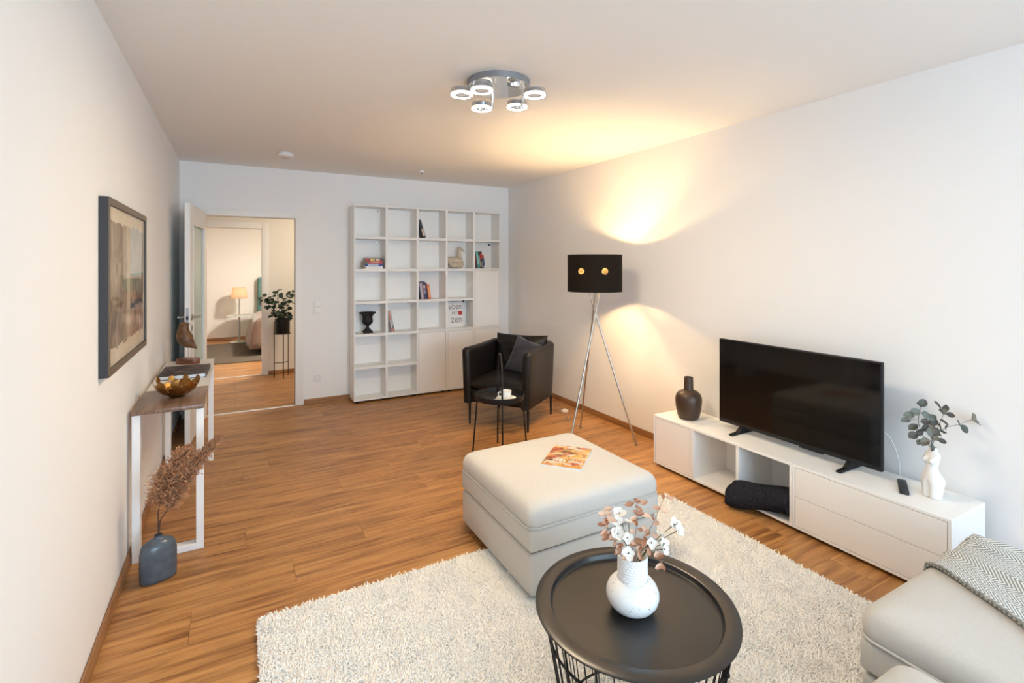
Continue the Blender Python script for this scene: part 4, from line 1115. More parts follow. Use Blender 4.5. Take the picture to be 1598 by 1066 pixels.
for i, (zx, zy, a, b) in enumerate(segs):
    p0, p1 = Vector(bp(*segs[max(i - 1, 0)][:2])), Vector(bp(*segs[min(i + 1, len(segs) - 1)][:2]))
    rings.append(ring2(bp(zx, zy), p1 - p0, a * K, b * K))
MB().loft(rings).build('body', BIRDM, bird, 60)
MB().loft([ring2(bp(616, 100), (1, 0, -0.3), 7 * K, 7 * K), ring2(bp(634, 107), (1, 0, -0.3), 1 * K, 1 * K)]).build('beak', BIRDM, bird, 60)

# golden bowl of petals
bowl = thing('gold_petal_bowl', 'openwork gold bowl of round metal petals on the console', 'bowl', (-0.283, 3.31, CTZ + 0.002))
GOLD = mat('antique_gold', (0.36, 0.18, 0.05), 0.38, 1.0, var=0.25, vscale=30)
BRa = 0.108
pet = MB().lathe([(0.0001, 0.0002), (0.008, 0.0008), (0.016, 0.0010), (0.0205, 0.0006), (0.0215, -0.0002), (0.0200, -0.0008), (0.0001, -0.0008)], 14, cap=False, sy=0.86).mesh('petal', GOLD, 50)
MB().lathe([(0.0001, 0.0), (0.034, 0.0), (0.036, 0.003), (0.0001, 0.0035)], 24, cap=False).build('bottom_disc', GOLD, bowl, 40)
rb = random.Random(4)
for row_, (pol, cnt) in enumerate(((26, 9), (44, 14), (60, 18), (74, 18))):
    for k in range(cnt):
        if row_ == 3 and k % 2 == 0: continue
        az = 2 * pi * (k + 0.5 * (row_ % 2) + rb.uniform(-.12, .12)) / cnt
        th = radians(pol + rb.uniform(-3, 3) + (4 if row_ == 3 else 0))
        nrm = Vector((sin(th) * cos(az), sin(th) * sin(az), -cos(th)))
        pos = Vector((0, 0, BRa + 0.0015)) + nrm * BRa
        pos.z = max(0.004, (pos.z) * 0.92)
        o = link('petal', pet, bowl, pos)
        o.rotation_euler = (-nrm).to_track_quat('Z', 'X').to_euler()
        sc = rb.uniform(0.85, 1.08); o.scale = (sc, sc, sc)

# ------------------------------------------------------------------ floor vase with pampas grass
FV = Vector((-0.318, 2.868, 0))
fv = thing('floor_vase', 'flat blue grey ceramic bottle vase on the floor by the console', 'vase', FV, radians(22))
GLZ = mat('blue_grey_glaze', (0.085, 0.112, 0.145), 0.24, var=0.35, vscale=26, bump=0.12, bscale=60)
def oval(a, b, z, n=40, e=2.4):
    out = []
    for k in range(n):
        t = 2 * pi * k / n; c_, s_ = cos(t), sin(t)
        out.append(Vector((a * math.copysign(abs(c_) ** (2 / e), c_), b * math.copysign(abs(s_) ** (2 / e), s_), z)))
    return out
prof = [(0.080, 0.040, 0.0006), (0.084, 0.044, 0.004), (0.086, 0.047, 0.02), (0.087, 0.048, 0.08), (0.086, 0.047, 0.13), (0.082, 0.045, 0.155), (0.072, 0.040, 0.172), (0.052, 0.031, 0.183), (0.03, 0.022, 0.189), (0.018, 0.016, 0.194), (0.0145, 0.0145, 0.203), (0.0165, 0.0165, 0.207), (0.0125, 0.0125, 0.207), (0.011, 0.011, 0.19)]
MB().loft([oval(a * (0.86 if a > 0.03 else 1), b, z) for a, b, z in prof]).build('body', GLZ, fv, 50)
def dirv(a, b): return (Vector(b) - Vector(a)).normalized()
PAMP = mat('dried_pampas', (0.62, 0.34, 0.18), 0.9, col2=(0.38, 0.18, 0.09), vscale=40)
STEMB = mat('dark_stem', (0.06, 0.035, 0.025), 0.7)
def pampas(label, pts, start, width, nsp, seed, droop):
    rr = random.Random(seed)
    t = thing('pampas_stem', label, 'dried grass', FV, 0, 'pampas stems in the blue grey vase')
    pts = [Vector(p) - FV for p in pts]
    # smooth curve
    cur = []
    for i in range(len(pts) - 1):
        for k in range(6): cur.append(pts[i].lerp(pts[i + 1], k / 6))
    cur.append(pts[-1])
    MB().tube(cur, [0.0032 * (1 - 0.6 * i / len(cur)) for i in range(len(cur))], 6).build('stem', STEMB, t, 60)
    mb = MB()
    n0 = int(len(cur) * start)
    for _ in range(nsp):
        f_ = rr.random() ** 0.9; i = n0 + f_ * (len(cur) - 1 - n0); i0 = min(int(i), len(cur) - 2)
        p = cur[i0].lerp(cur[i0 + 1], i - i0); ax = (cur[i0 + 1] - cur[i0]).normalized()
        env = width * (0.35 + 1.0 * sin(pi * min(1, 0.12 + f_ * 0.86)) ** 0.8) * (1 - 0.45 * f_)
        rd = Vector((rr.gauss(0, 1), rr.gauss(0, 1), rr.gauss(0, 1))); rd = (rd - ax * rd.dot(ax)).normalized()
        ln = env * rr.uniform(0.5, 1.15)
        # a branchlet with small spikelets
        a = p; d = (ax * rr.uniform(0.35, 0.9) + rd * 0.8).normalized()
        for s_ in range(5):
            b = a + d * ln / 5; d = (d + Vector((0, 0, -droop)) + Vector((rr.gauss(0, .22), rr.gauss(0, .22), rr.gauss(0, .22)))).normalized()
            for q in range(3):
                sd_ = Vector((rr.gauss(0, 1), rr.gauss(0, 1), rr.gauss(0, 1))).normalized()
                tip = a.lerp(b, rr.random()) + d * rr.uniform(0.004, 0.009) + sd_ * 0.006
                wv = d.cross(sd_).normalized() * 0.0024
                m_ = a.lerp(b, 0.5)
                mb.add([m_ - wv, m_ + wv, tip], [(0, 1, 2)])
            wv = d.orthogonal().normalized() * 0.0007
            mb.add([a - wv, a + wv, b + wv, b - wv], [(0, 1, 2, 3)])
            a = b
    o = mb.build('plume', PAMP, t); o['kind'] = 'stuff'
vt = FV + Vector((0, 0, 0.19))
pampas('bushy brown pampas plume, the shorter left one in the floor vase', [vt, at(247, 800, 2.36), at(251, 778, 2.36), at(262, 745, 2.37), at(285, 716, 2.40), at(296, 700, 2.43)], 0.32, 0.078, 1250, 2, 0.10)
pampas('long brown pampas plume leaning to the right in the floor vase', [vt, at(250, 812, 2.36), at(262, 795, 2.37), at(285, 755, 2.40), at(312, 715, 2.43), at(345, 680, 2.46)], 0.40, 0.050, 1100, 5, 0.0)

# ------------------------------------------------------------------ things on the low cabinets
bvp = Vector((2.862, 2.545, ZT))
bv = thing('bottle_vase', 'dark brown matte bottle vase beside the television', 'vase', bvp)
BVM = mat('brown_ceramic', (0.052, 0.026, 0.015), 0.42, var=0.2, vscale=20, bump=0.08, bscale=120)
MB().lathe([(0.0001, 0.0006), (0.060, 0.0006), (0.068, 0.004), (0.078, 0.03), (0.088, 0.085), (0.092, 0.125), (0.091, 0.15), (0.083, 0.175), (0.066, 0.193), (0.045, 0.203), (0.034, 0.207), (0.033, 0.215), (0.0305, 0.29), (0.0305, 0.296), (0.0275, 0.297), (0.0265, 0.28), (0.028, 0.21), (0.0001, 0.2)], 48, cap=False).build('body', BVM, bv, 40)

rem = thing('remote_control', 'black remote control on the low drawer cabinet', 'remote', (2.887, 1.230, ZT + 0.0005), radians(-63))
MB().rbox(-0.019, 0.019, -0.085, 0.085, 0, 0.016, 0.004, 2).build('case', mat('remote_black', (0.016, 0.017, 0.020), 0.45), rem, 40)
MB().lathe([(0.013, 0.016), (0.013, 0.0175), (0.008, 0.0175), (0.008, 0.0165)], 24, cap=False).build('ring_button', mat('button_grey', (0.06, 0.06, 0.065), 0.4), rem, 40, (0, 0.045, 0))
for bx_, by_ in ((-0.010, 0.018), (0.010, 0.018), (-0.010, -0.002), (0.010, -0.002), (0, 0.07)):
    MB().rbox(-0.004, 0.004, -0.005, 0.005, 0.0155, 0.0178, 0.001, 1).build('button', MATS['button_grey'], rem, None, (bx_, by_, 0))

# white torso vase
tp = Vector((2.905, 1.118, ZT))
tv_a = math.atan2(-1.0, -0.25)
tor = thing('torso_vase', 'white ceramic torso shaped vase on the drawer cabinet', 'vase', tp, radians(164))
WC = mat('white_ceramic', (0.80, 0.785, 0.76), 0.32)
# local: +x is the front of the torso, y sideways
tprof = [(0, 0.030, 0.037, 0.0006), (0, 0.033, 0.040, 0.004), (0, 0.034, 0.041, 0.03), (-0.001, 0.037, 0.045, 0.055), (-0.003, 0.040, 0.0485, 0.075), (-0.003, 0.038, 0.047, 0.090), (0.000, 0.030, 0.037, 0.110), (0.003, 0.023, 0.027, 0.130), (0.003, 0.0205, 0.0235, 0.145), (0.001, 0.0215, 0.026, 0.160), (0.0, 0.0225, 0.030, 0.178), (-0.002, 0.0215, 0.033, 0.195), (-0.004, 0.019, 0.032, 0.206), (-0.005, 0.016, 0.023, 0.214), (-0.005, 0.0145, 0.0165, 0.221), (-0.005, 0.0145, 0.015, 0.236), (-0.005, 0.011, 0.0115, 0.2362), (-0.005, 0.010, 0.0105, 0.22)]
def torso_ring(cx, a, b, z, n=48):
    out = []
    for k in range(n):
        t = 2 * pi * k / n; x, y_ = a * cos(t), b * sin(t)
        # legs: groove at the front below the hips, buttocks at the back
        if z < 0.088:
            g_ = math.exp(-(y_ / 0.010) ** 2) * min(1, (0.088 - z) / 0.02)
            x -= math.copysign(0.014 * g_, cos(t)) * abs(cos(t))
        for s_ in (1, -1):
            d2 = ((y_ - s_ * 0.018) / 0.0125) ** 2 + ((z - 0.178) / 0.0135) ** 2
            if cos(t) > 0: x += 0.023 * math.exp(-d2)
            d3 = ((y_ - s_ * 0.020) / 0.016) ** 2 + ((z - 0.072) / 0.02) ** 2
            if cos(t) < 0: x -= 0.012 * math.exp(-d3)
        out.append(Vector((cx + x, y_, z)))
    return out
fine = []
for i in range(len(tprof) - 1):
    st_ = 3 if tprof[i + 1][3] - tprof[i][3] > 0.008 else 1
    for k in range(st_):
        f_ = k / st_; fine.append(tuple(tprof[i][j] * (1 - f_) + tprof[i + 1][j] * f_ for j in range(4)))
fine.append(tprof[-1])
MB().loft([torso_ring(*q) for q in fine]).build('body', WC, tor, 60)

# leafy stems
def leaf_mesh(name, L, W, m, cup=0.15, n=5):
    mb = MB()
    def fn(u, v):
        x = v * L; hw = W / 2 * (sin(pi * min(1, v * 0.97 + 0.015)) ** 0.6)
        a = (u * 2 - 1)
        return (x, a * hw, cup * W * (a * a) - 0.12 * L * v * v + 0.02 * L)
    mb.grid(fn, 4, n)
    return mb.mesh(name, m, 60)
EUC = [mat('eucalyptus_a', (0.085, 0.092, 0.072), 0.6, var=0.3, vscale=60), mat('eucalyptus_b', (0.15, 0.165, 0.135), 0.6, var=0.2, vscale=60), mat('eucalyptus_c', (0.20, 0.17, 0.12), 0.6, var=0.2, vscale=60), mat('eucalyptus_d', (0.075, 0.066, 0.05), 0.6, var=0.2, vscale=60)]
EUL = [leaf_mesh('leaf', 0.040, 0.033, m_) for m_ in EUC]
TWIG = mat('brown_twig', (0.09, 0.06, 0.045), 0.7)
def stem_thing(name, label, cat, base, pts, leaves, leafset, r0=0.0018, group=None, seed=1, size=1.0, stemm=None):
    """base world point, pts world polyline, leaves: list of world leaf centres; each leaf grows from the nearest stem point"""
    rr = random.Random(seed)
    t = thing(name, label, cat, base, 0, group)
    P_ = [Vector(base)] + [Vector(p) for p in pts]
    cur = []
    for i in range(len(P_) - 1):
        for k in range(5): cur.append(P_[i].lerp(P_[i + 1], k / 5))
    cur.append(P_[-1])
    for _ in range(2): cur = [cur[0]] + [(cur[i - 1] + cur[i] * 2 + cur[i + 1]) / 4 for i in range(1, len(cur) - 1)] + [cur[-1]]
    loc = [p - Vector(base) for p in cur]
    MB().tube(loc, [r0 * (1 - 0.55 * i / len(loc)) for i in range(len(loc))], 6).build('twig', stemm or TWIG, t, 60)
    for lc in leaves:
        lc = Vector(lc) + Vector((rr.uniform(-1, 1), rr.uniform(-1, 1), 0)) * 0.008
        q = min(cur, key=lambda p: (p - lc).length)
        d = lc - q
        if d.length < 0.008: d = Vector((rr.gauss(0, 1), rr.gauss(0, 1), rr.gauss(0, .6)))
        d.normalize()
        me = rr.choice(leafset)
        L = max(v.co.x for v in me.vertices)
        root = lc - d * L * 0.5 * size
        if (root - q).length > 0.004:
            MB().tube([q - Vector(base), root + d * 0.003 - Vector(base)], r0 * 0.45, 5).build('leaf_stalk', stemm or TWIG, t)
        o = link('leaf', me, t, root - Vector(base))
        # leaf faces mostly upward / outward with random roll
        zt = (Vector((-SY, -CY, 0.75)) + Vector((rr.gauss(0, .45), rr.gauss(0, .45), rr.gauss(0, .35)))).normalized()
        x_ = d; y_ = zt.cross(x_).normalized(); z_ = x_.cross(y_)
        o.rotation_euler = Matrix((x_, y_, z_)).transposed().to_euler()
        sc = size * rr.uniform(0.85, 1.15); o.scale = (sc, sc, sc)
    return t
def e8(x, y_, fw=2.39): return at(1390 + x / 5.925, 610 + y_ / 5.925, fw)
eb = tp + Vector((0.0045, 0.0017, 0.228))
GE = 'eucalyptus stems in the torso vase'
stem_thing('eucalyptus_stem', 'left eucalyptus stem with round leaves in the torso vase', 'foliage', eb, [e8(345, 500), e8(300, 420, 2.37), e8(250, 290, 2.36), e8(278, 140, 2.36)],
           [e8(x, y_, 2.36) for x, y_ in ((312, 118), (245, 118), (238, 195), (160, 275), (185, 232), (230, 340), (205, 408), (278, 390), (257, 482), (300, 220), (312, 278), (310, 342))], EUL, group=GE, seed=1)
stem_thing('eucalyptus_stem', 'upright eucalyptus stem in the middle of the torso vase', 'foliage', eb, [e8(372, 500), e8(395, 420, 2.40), e8(445, 320, 2.41), e8(490, 215, 2.42)],
           [e8(x, y_, 2.41) for x, y_ in ((445, 140), (458, 187), (500, 185), (550, 225), (375, 237), (415, 288), (485, 294), (380, 330), (515, 158), (440, 340))], EUL, group=GE, seed=2)
stem_thing('eucalyptus_stem', 'long eucalyptus stem reaching far right from the torso vase', 'foliage', eb, [e8(390, 480), e8(430, 400, 2.40), e8(520, 330, 2.39), e8(600, 320, 2.38), e8(745, 270, 2.36)],
           [e8(x, y_, 2.37) for x, y_ in ((765, 242), (795, 290), (630, 293), (655, 348), (515, 337), (490, 388), (450, 395))], EUL, group=GE, seed=3)
stem_thing('eucalyptus_stem', 'short dark eucalyptus stem low in the torso vase', 'foliage', eb, [e8(365, 510, 2.37), e8(385, 440, 2.35)],
           [e8(x, y_, 2.35) for x, y_ in ((465, 462), (385, 430), (338, 470), (385, 527), (312, 487), (365, 372), (345, 390), (405, 380))], EUL, group=GE, seed=4)

# white cable behind the television
cb = MB().tube([at(1377, 672, 2.60), at(1388, 682, 2.62), at(1397, 700, 2.63), at(1403, 722, 2.64), at(1404.5, 748, 2.65), at(1404.5, 790, 2.66)], 0.003, 6).build('power_cable', mat('white_cable', (0.78, 0.78, 0.76), 0.5), None, 60)
tag(cb, 'thin white cable hanging on the wall behind the television', 'cable')

# dark rolled blanket lying in the open cabinet
KN = mat('dark_knit', (0.006, 0.006, 0.010), 0.95, spec=0.1, col2=(0.035, 0.036, 0.045), vscale=160, bump=0.8, bscale=260)
KN.node_tree.nodes['Color Ramp'].color_ramp.elements[0].position = 0.30
rl = thing('rolled_blanket', 'dark navy knitted blanket rolled up in the open low cabinet', 'blanket', (0, 0, 0))
def roll():
    zf = TZ0 + P2 + 0.002
    y_near = TY1 - 0.351 - 0.70 + P2 + 0.006     # right end, against the cabinet side
    a_ = Vector((2.79, y_near, zf + 0.085)); b_ = Vector((2.672, 2.035, zf + 0.046))
    n = 40
    rings = []
    for i in range(13):
        f_ = i / 12
        c = a_.lerp(b_, f_); c.x += 0.02 * sin(f_ * 3) ; c.z += 0.006 * sin(f_ * 7)
        wx = 0.105 - 0.022 * f_; wz = 0.072
        if f_ > 0.9: wx *= 1 - (f_ - 0.9) * 0.9; wz *= 1 - (f_ - 0.9) * 0.6
        rg = []
        for k in range(n):
            t = 2 * pi * k / n
            rr = 1 + 0.03 * sin(3 * t + f_ * 4) + 0.02 * sin(7 * t - f_ * 9)
            z_ = c.z + wz * rr * sin(t)
            x_ = c.x + wx * rr * cos(t)
            over = max(0, TX - x_)
            rg.append(Vector((x_, c.y, max(z_, zf + 0.001 - max(0, over - 0.004) * 2.0) - over * 0.3)))
        rings.append(rg)
    MB().loft(rings).build('roll', KN, rl, 60)
    # spiral seen at the open end
    c = b_ + Vector((0.012, 0.004, 0.0)); sp_ = []
    for k in range(60):
        t = k / 59 * 5.2 * pi; rr = 0.012 + 0.052 * k / 59
        sp_.append(c + Vector((rr * cos(t) * 1.0, 0.006, rr * sin(t) * 0.72)))
    MB().tube(sp_, 0.006, 6).build('rolled_edge', KN, rl, 60)
roll()

# ------------------------------------------------------------------ vase with dried flowers on the coffee table
WV = at(987, 500, 1.55); WV.z = CZ - 0.0188
wv = thing('flower_vase', 'white speckled ceramic vase with dimpled neck on the coffee table', 'vase', WV)
def speck():
    m, nt, p, out = _nodes('speckled_ceramic')
    tc = nt.nodes.new('ShaderNodeTexCoord'); v = nt.nodes.new('ShaderNodeTexVoronoi'); v.inputs['Scale'].default_value = 150
    lnk(nt, tc.outputs['Object'], v.inputs['Vector'])
    n = nt.nodes.new('ShaderNodeTexNoise'); n.inputs['Scale'].default_value = 60; lnk(nt, tc.outputs['Object'], n.inputs['Vector'])
    a = nt.nodes.new('ShaderNodeMath'); a.operation = 'ADD'; lnk(nt, v.outputs['Distance'], a.inputs[0]); lnk(nt, n.outputs['Fac'], a.inputs[1])
    r = nt.nodes.new('ShaderNodeValToRGB'); r.color_ramp.elements[0].position = 0.58; r.color_ramp.elements[0].color = (0.30, 0.25, 0.21, 1); r.color_ramp.elements[1].position = 0.64; r.color_ramp.elements[1].color = (0.80, 0.79, 0.765, 1)
    lnk(nt, a.outputs[0], r.inputs['Fac']); lnk(nt, r.outputs['Color'], p.inputs['Base Color']); p.inputs['Roughness'].default_value = 0.22
    return m
SPK = speck()
MB().lathe([(0.0001, 0.0004), (0.036, 0.0004), (0.046, 0.003), (0.064, 0.014), (0.0755, 0.029), (0.0805, 0.046), (0.0795, 0.060), (0.073, 0.076), (0.062, 0.089), (0.052, 0.096), (0.047, 0.0985)], 56, cap=False).build('belly', SPK, wv, 50)
def neck():
    n, m_ = 96, 60
    mb = MB()
    z0, z1 = 0.097, 0.168
    rows, cols = 9, 22
    for j in range(m_ + 1):
        f_ = j / m_; z = z0 + (z1 - z0) * f_
        for k in range(n):
            t = 2 * pi * k / n
            rowp = f_ * rows; ri = int(rowp); ph = 0.5 * (ri % 2)
            cu_ = (t / (2 * pi) * cols + ph) % 1 - 0.5; cv = rowp - ri - 0.5
            d = (cu_ / 0.36) ** 2 + (cv / 0.46) ** 2
            dent = 0.0032 * max(0, 1 - d)
            r = 0.0462 - 0.0006 * f_ - dent
            mb.v.append((r * cos(t), r * sin(t), z))
    for j in range(m_):
        for k in range(n):
            mb.f.append((j * n + k, j * n + (k + 1) % n, (j + 1) * n + (k + 1) % n, (j + 1) * n + k))
    return mb
neck().build('dimpled_neck', mat('white_bisque', (0.80, 0.79, 0.77), 0.45), wv, 80)
MB().lathe([(0.0456, 0.168), (0.0450, 0.1695), (0.0425, 0.1695), (0.041, 0.166), (0.040, 0.10), (0.0001, 0.08)], 48, cap=False).build('inner_wall', MATS['white_bisque'], wv, 50)

PINK = [mat('dried_pink_a', (0.66, 0.36, 0.22), 0.7, var=0.25, vscale=70), mat('dried_pink_b', (0.80, 0.54, 0.38), 0.7, var=0.2, vscale=70), mat('dried_pink_c', (0.50, 0.25, 0.145), 0.7, var=0.2, vscale=70)]
PKL = [leaf_mesh('leaf', 0.027, 0.015, m_, 0.35) for m_ in PINK]
PSTEM = mat('pink_brown_twig', (0.22, 0.11, 0.075), 0.7)
def z9(x, y_, fw=1.49): return at(920 + x / 4.847, 760 + y_ / 4.847, fw + 0.06)
vb = WV + Vector((0, 0, 0.115))
GP = 'pink dried leaf stems in the white vase'
def pk(label, pts, leaves, seed, fw, dx=(0, 0)):
    b = vb + Vector((dx[0], dx[1], 0))
    stem_thing('dried_leaf_stem', label, 'dried flowers', b, [z9(p[0], p[1], p[2] if len(p) > 2 else fw) for p in pts], [z9(x, y_, fw) for x, y_ in leaves], PKL, 0.0011, GP, seed, 1.0, PSTEM)
pk('pink dried leaf stem on the far left of the white vase', [(262, 490, 1.475), (200, 420), (140, 330), (115, 180)],
   [(98, 205), (128, 168), (130, 200), (105, 265), (135, 262), (85, 300), (170, 240), (120, 340), (150, 355), (115, 380), (160, 385), (150, 310)], 11, 1.47)
pk('pink dried leaf stem bunched low at the left of the vase', [(275, 490, 1.46), (225, 440), (175, 400)],
   [(190, 430), (235, 432), (185, 470), (245, 500), (215, 465), (150, 388), (195, 345), (265, 520), (215, 400)], 12, 1.455)
pk('upright pink dried leaf stem in the middle of the vase', [(320, 480, 1.50), (345, 380), (365, 230), (350, 110)],
   [(315, 125), (340, 100), (380, 100), (395, 115), (365, 160), (355, 200), (385, 205), (345, 240), (345, 285), (335, 340), (372, 330), (350, 420), (375, 400)], 13, 1.51)
pk('tall pink dried leaf stem reaching upper right over the rug', [(345, 490, 1.51), (400, 400), (470, 300), (530, 160), (570, 75)],
   [(570, 75), (595, 90), (500, 160), (545, 175), (485, 250), (505, 275), (415, 325), (440, 345), (470, 365), (405, 385), (445, 225)], 14, 1.52)
pk('pink dried leaf stem bunched at the right of the neck', [(360, 490, 1.47), (390, 460), (430, 445)],
   [(360, 465), (385, 468), (430, 430), (435, 480), (410, 445), (400, 520), (340, 430), (325, 425)], 15, 1.455)
pk('drooping pink dried leaf stem hanging over the right side', [(385, 485, 1.47), (470, 440), (530, 500), (540, 600)],
   [(515, 510), (525, 535), (500, 600), (535, 600), (520, 612)], 16, 1.46)
WPET = mat('white_petal', (0.80, 0.75, 0.66), 0.7, var=0.08, vscale=80)
CEN = mat('dark_flower_centre', (0.10, 0.03, 0.06), 0.8)
GSTEM = mat('olive_stem', (0.13, 0.12, 0.05), 0.7)
petl = MB()
petl.grid(lambda u, v: (v * 0.0145, (u * 2 - 1) * 0.0075 * sin(pi * min(1, v * 0.9 + 0.05)) ** 0.5, 0.0045 * v * v + 0.002 * (u * 2 - 1) ** 2), 4, 4)
petl = petl.mesh('petal', WPET, 60)
cenm = MB().sphere((0, 0, 0.001), 0.0022, 8, 6).mesh('flower_centre', CEN, 60)
def flower(label, bend, head, nrm, seed, size=1.0):
    rr = random.Random(seed)
    t = thing('white_flower_stem', label, 'dried flowers', vb, 0, 'white flowers in the white vase')
    head = Vector(head); bend = Vector(bend)
    cur = [Vector((0, 0, 0)), (bend - vb), (bend - vb).lerp(head - vb, 0.6), head - vb]
    MB().tube(cur, [0.0011, 0.0011, 0.0011, 0.0016], 6).build('twig', GSTEM, t, 60)
    nrm = Vector(nrm).normalized(); q = nrm.to_track_quat('Z', 'Y')
    n = 5 if seed % 2 else 4
    for k in range(n):
        o = link('petal', petl, t, head - vb)
        o.rotation_euler = (q.to_matrix() @ Matrix.Rotation(2 * pi * k / n + rr.uniform(-.2, .2), 3, 'Z')).to_euler()
        sc = size * rr.uniform(0.9, 1.15); o.scale = (sc, sc, sc)
    o = link('flower_centre', cenm, t, head - vb)
    o.rotation_euler = q.to_euler()
V0 = Vector((-SY, -CY, 0.6))
flower('white flower at the top left of the dried bunch', z9(285, 400, 1.49), z9(225, 200, 1.50), Vector((0, 0, 1)) + V0 * 0.6, 1, 1.35)
flower('white flower facing the camera at upper left of the bunch', z9(270, 420, 1.47), z9(205, 258, 1.47), V0, 2, 1.15)
flower('cream flower above the middle of the bunch', z9(310, 400, 1.48), z9(295, 275, 1.48), Vector((0.2, 0, 1)), 3, 1.1)
flower('cream flower at the mid left of the bunch', z9(280, 440, 1.45), z9(215, 355, 1.455), V0 + Vector((-.3, 0, .3)), 5, 1.3)
flower('white flower with purple centre low at the front of the neck', z9(300, 500, 1.43), z9(292, 500, 1.432), V0, 4, 1.35)
flower('cream flower tucked in the centre of the bunch', z9(300, 450, 1.45), z9(285, 385, 1.45), V0, 6, 1.1)
flower('white flower on a long stem at far upper right', z9(450, 440, 1.48), z9(640, 285, 1.49), Vector((CY, -SY, 0.5)) * 0.5 + V0, 8, 1.3)
flower('white flower on a long stem at far right, lower of the pair', z9(450, 450, 1.475), z9(672, 325, 1.485), Vector((CY, -SY, 0.1)) * 0.7 + V0, 9, 1.2)
flower('white flower at the right above the neck', z9(440, 460, 1.46), z9(540, 365, 1.465), Vector((0.3, 0.1, 0.8)), 7, 1.3)
flower('cream flower pointing right beside the neck', z9(440, 470, 1.46), z9(560, 430, 1.465), Vector((CY, -SY, 0.3)) * 0.7 + V0, 10, 1.2)
flower('white flower low at the right beside the neck', z9(440, 480, 1.45), z9(565, 470, 1.46), Vector((CY, -SY, -0.3)) * 0.9 + V0, 11, 1.1)
flower('white flower bud between the pink leaves at right', z9(400, 470, 1.45), z9(470, 425, 1.45), V0, 12, 1.1)

# ------------------------------------------------------------------ herringbone throw on the sofa seat
def throw_mat():
    m, nt, p, out = _nodes('herringbone_wool')
    N = nt.nodes.new
    uv = N('ShaderNodeUVMap'); sep = N('ShaderNodeSeparateXYZ'); lnk(nt, uv.outputs[0], sep.inputs[0])
    def M(op, a, b=None):
        q = N('ShaderNodeMath'); q.operation = op
        for i, v in enumerate((a, b)):
            if v is None: continue
            if isinstance(v, (int, float)): q.inputs[i].default_value = v
            else: lnk(nt, v, q.inputs[i])
        return q.outputs[0]
    u = M('MULTIPLY', sep.outputs[0], 9.0)          # zigzag bands across
    tri = M('ABSOLUTE', M('SUBTRACT', M('FRACT', u), 0.5))
    ph = M('ADD', M('MULTIPLY', sep.outputs[1], 62.0), M('MULTIPLY', tri, 5.0))
    s = M('GREATER_THAN', M('FRACT', ph), 0.52)
    # edge hem: heavier, darker twist
    hem = M('LESS_THAN', sep.outputs[0], 0.035)
    r = N('ShaderNodeMix'); r.data_type = 'RGBA'; r.inputs[6].default_value = (0.25, 0.28, 0.28, 1); r.inputs[7].default_value = (0.76, 0.76, 0.73, 1)
    lnk(nt, s, r.inputs[0])
    r2 = N('ShaderNodeMix'); r2.data_type = 'RGBA'; r2.blend_type = 'MULTIPLY'; r2.inputs[7].default_value = (0.72, 0.70, 0.66, 1); lnk(nt, hem, r2.inputs[0]); lnk(nt, r.outputs[2], r2.inputs[6])
    lnk(nt, r2.outputs[2], p.inputs['Base Color']); p.inputs['Roughness'].default_value = 0.95; p.inputs['Specular IOR Level'].default_value = 0.1
    b = N('ShaderNodeBump'); b.inputs['Strength'].default_value = 0.6; b.inputs['Distance'].default_value = 0.003
    lnk(nt, s, b.inputs['Height']); lnk(nt, b.outputs['Normal'], p.inputs['Normal'])
    return m
THM = throw_mat()
SOX0, SOX1, SOY0, SOY1 = 1.70, 2.52, 0.03, 0.845
def seat_top(x, y_):
    """height of the sofa seat surface, falling away past its edges"""
    prof = [(1.010, 0.362), (1.004, 0.380), (0.990, 0.397), (0.965, 0.411), (0.92, 0.4215), (0.85, 0.428), (0.72, 0.434), (0.55, 0.438), (0.35, 0.441), (0.0, 0.4435)]
    cx, cy, hx, hy = (SOX0 + SOX1) / 2, (SOY0 + SOY1) / 2, (SOX1 - SOX0) / 2, (SOY1 - SOY0) / 2
    s = max(abs(x - cx) / hx, abs(y_ - cy) / hy)
    if s >= 1.010: return max(0.14, 0.362 - (s - 1.01) * hx * 9)
    for i in range(len(prof) - 1):
        if s >= prof[i + 1][0]:
            f_ = (s - prof[i + 1][0]) / (prof[i][0] - prof[i + 1][0]); return prof[i + 1][1] * (1 - f_) + prof[i][1] * f_
    return 0.4435
def throw_fn(u, v):
    # u across the throw (0 = lower left hem, 1 = right), v along it from the front edge of the seat backwards
    A, B, C, D = Vector((2.15, 0.866)), Vector((2.575, 0.845)), Vector((2.56, 0.05)), Vector((1.665, 0.06))
    p = (A * (1 - u) + B * u) * (1 - v) + (D * (1 - u) + C * u) * v
    x, y_ = p
    fold = 0.0
    for c0, amp, wd in ((0.30, 0.018, 0.045), (0.62, 0.014, 0.05), (0.82, 0.018, 0.05)):
        d = (u - c0 - 0.05 * sin(v * 4)) / wd
        fold += amp * math.exp(-d * d) * (0.5 + 0.5 * min(1, v * 5 + 0.3))
    hem = 0.007 * math.exp(-((u - 0.0) / 0.025) ** 2) + 0.010 * math.exp(-(v / 0.03) ** 2)
    z = seat_top(x, y_) + 0.008 + fold + hem + 0.002 * sin(u * 23 + v * 9) * sin(v * 17)
    return (x, y_, z)
g = MB().grid(throw_fn, 90, 90, uv=True)
th = g.build('throw_blanket', THM, None, 80)
sol = th.modifiers.new('thickness', 'SOLIDIFY'); sol.thickness = 0.006; sol.offset = 1.0
hemm = mat('dark_hem', (0.16, 0.165, 0.16), 0.95, col2=(0.50, 0.50, 0.47), vscale=70, bump=0.5, bscale=120)
MB().tube([Vector(throw_fn(i / 60, 0.0)) + Vector((0, 0, 0.008)) for i in range(61)], 0.0085, 8).build('hem', hemm, th, 60)
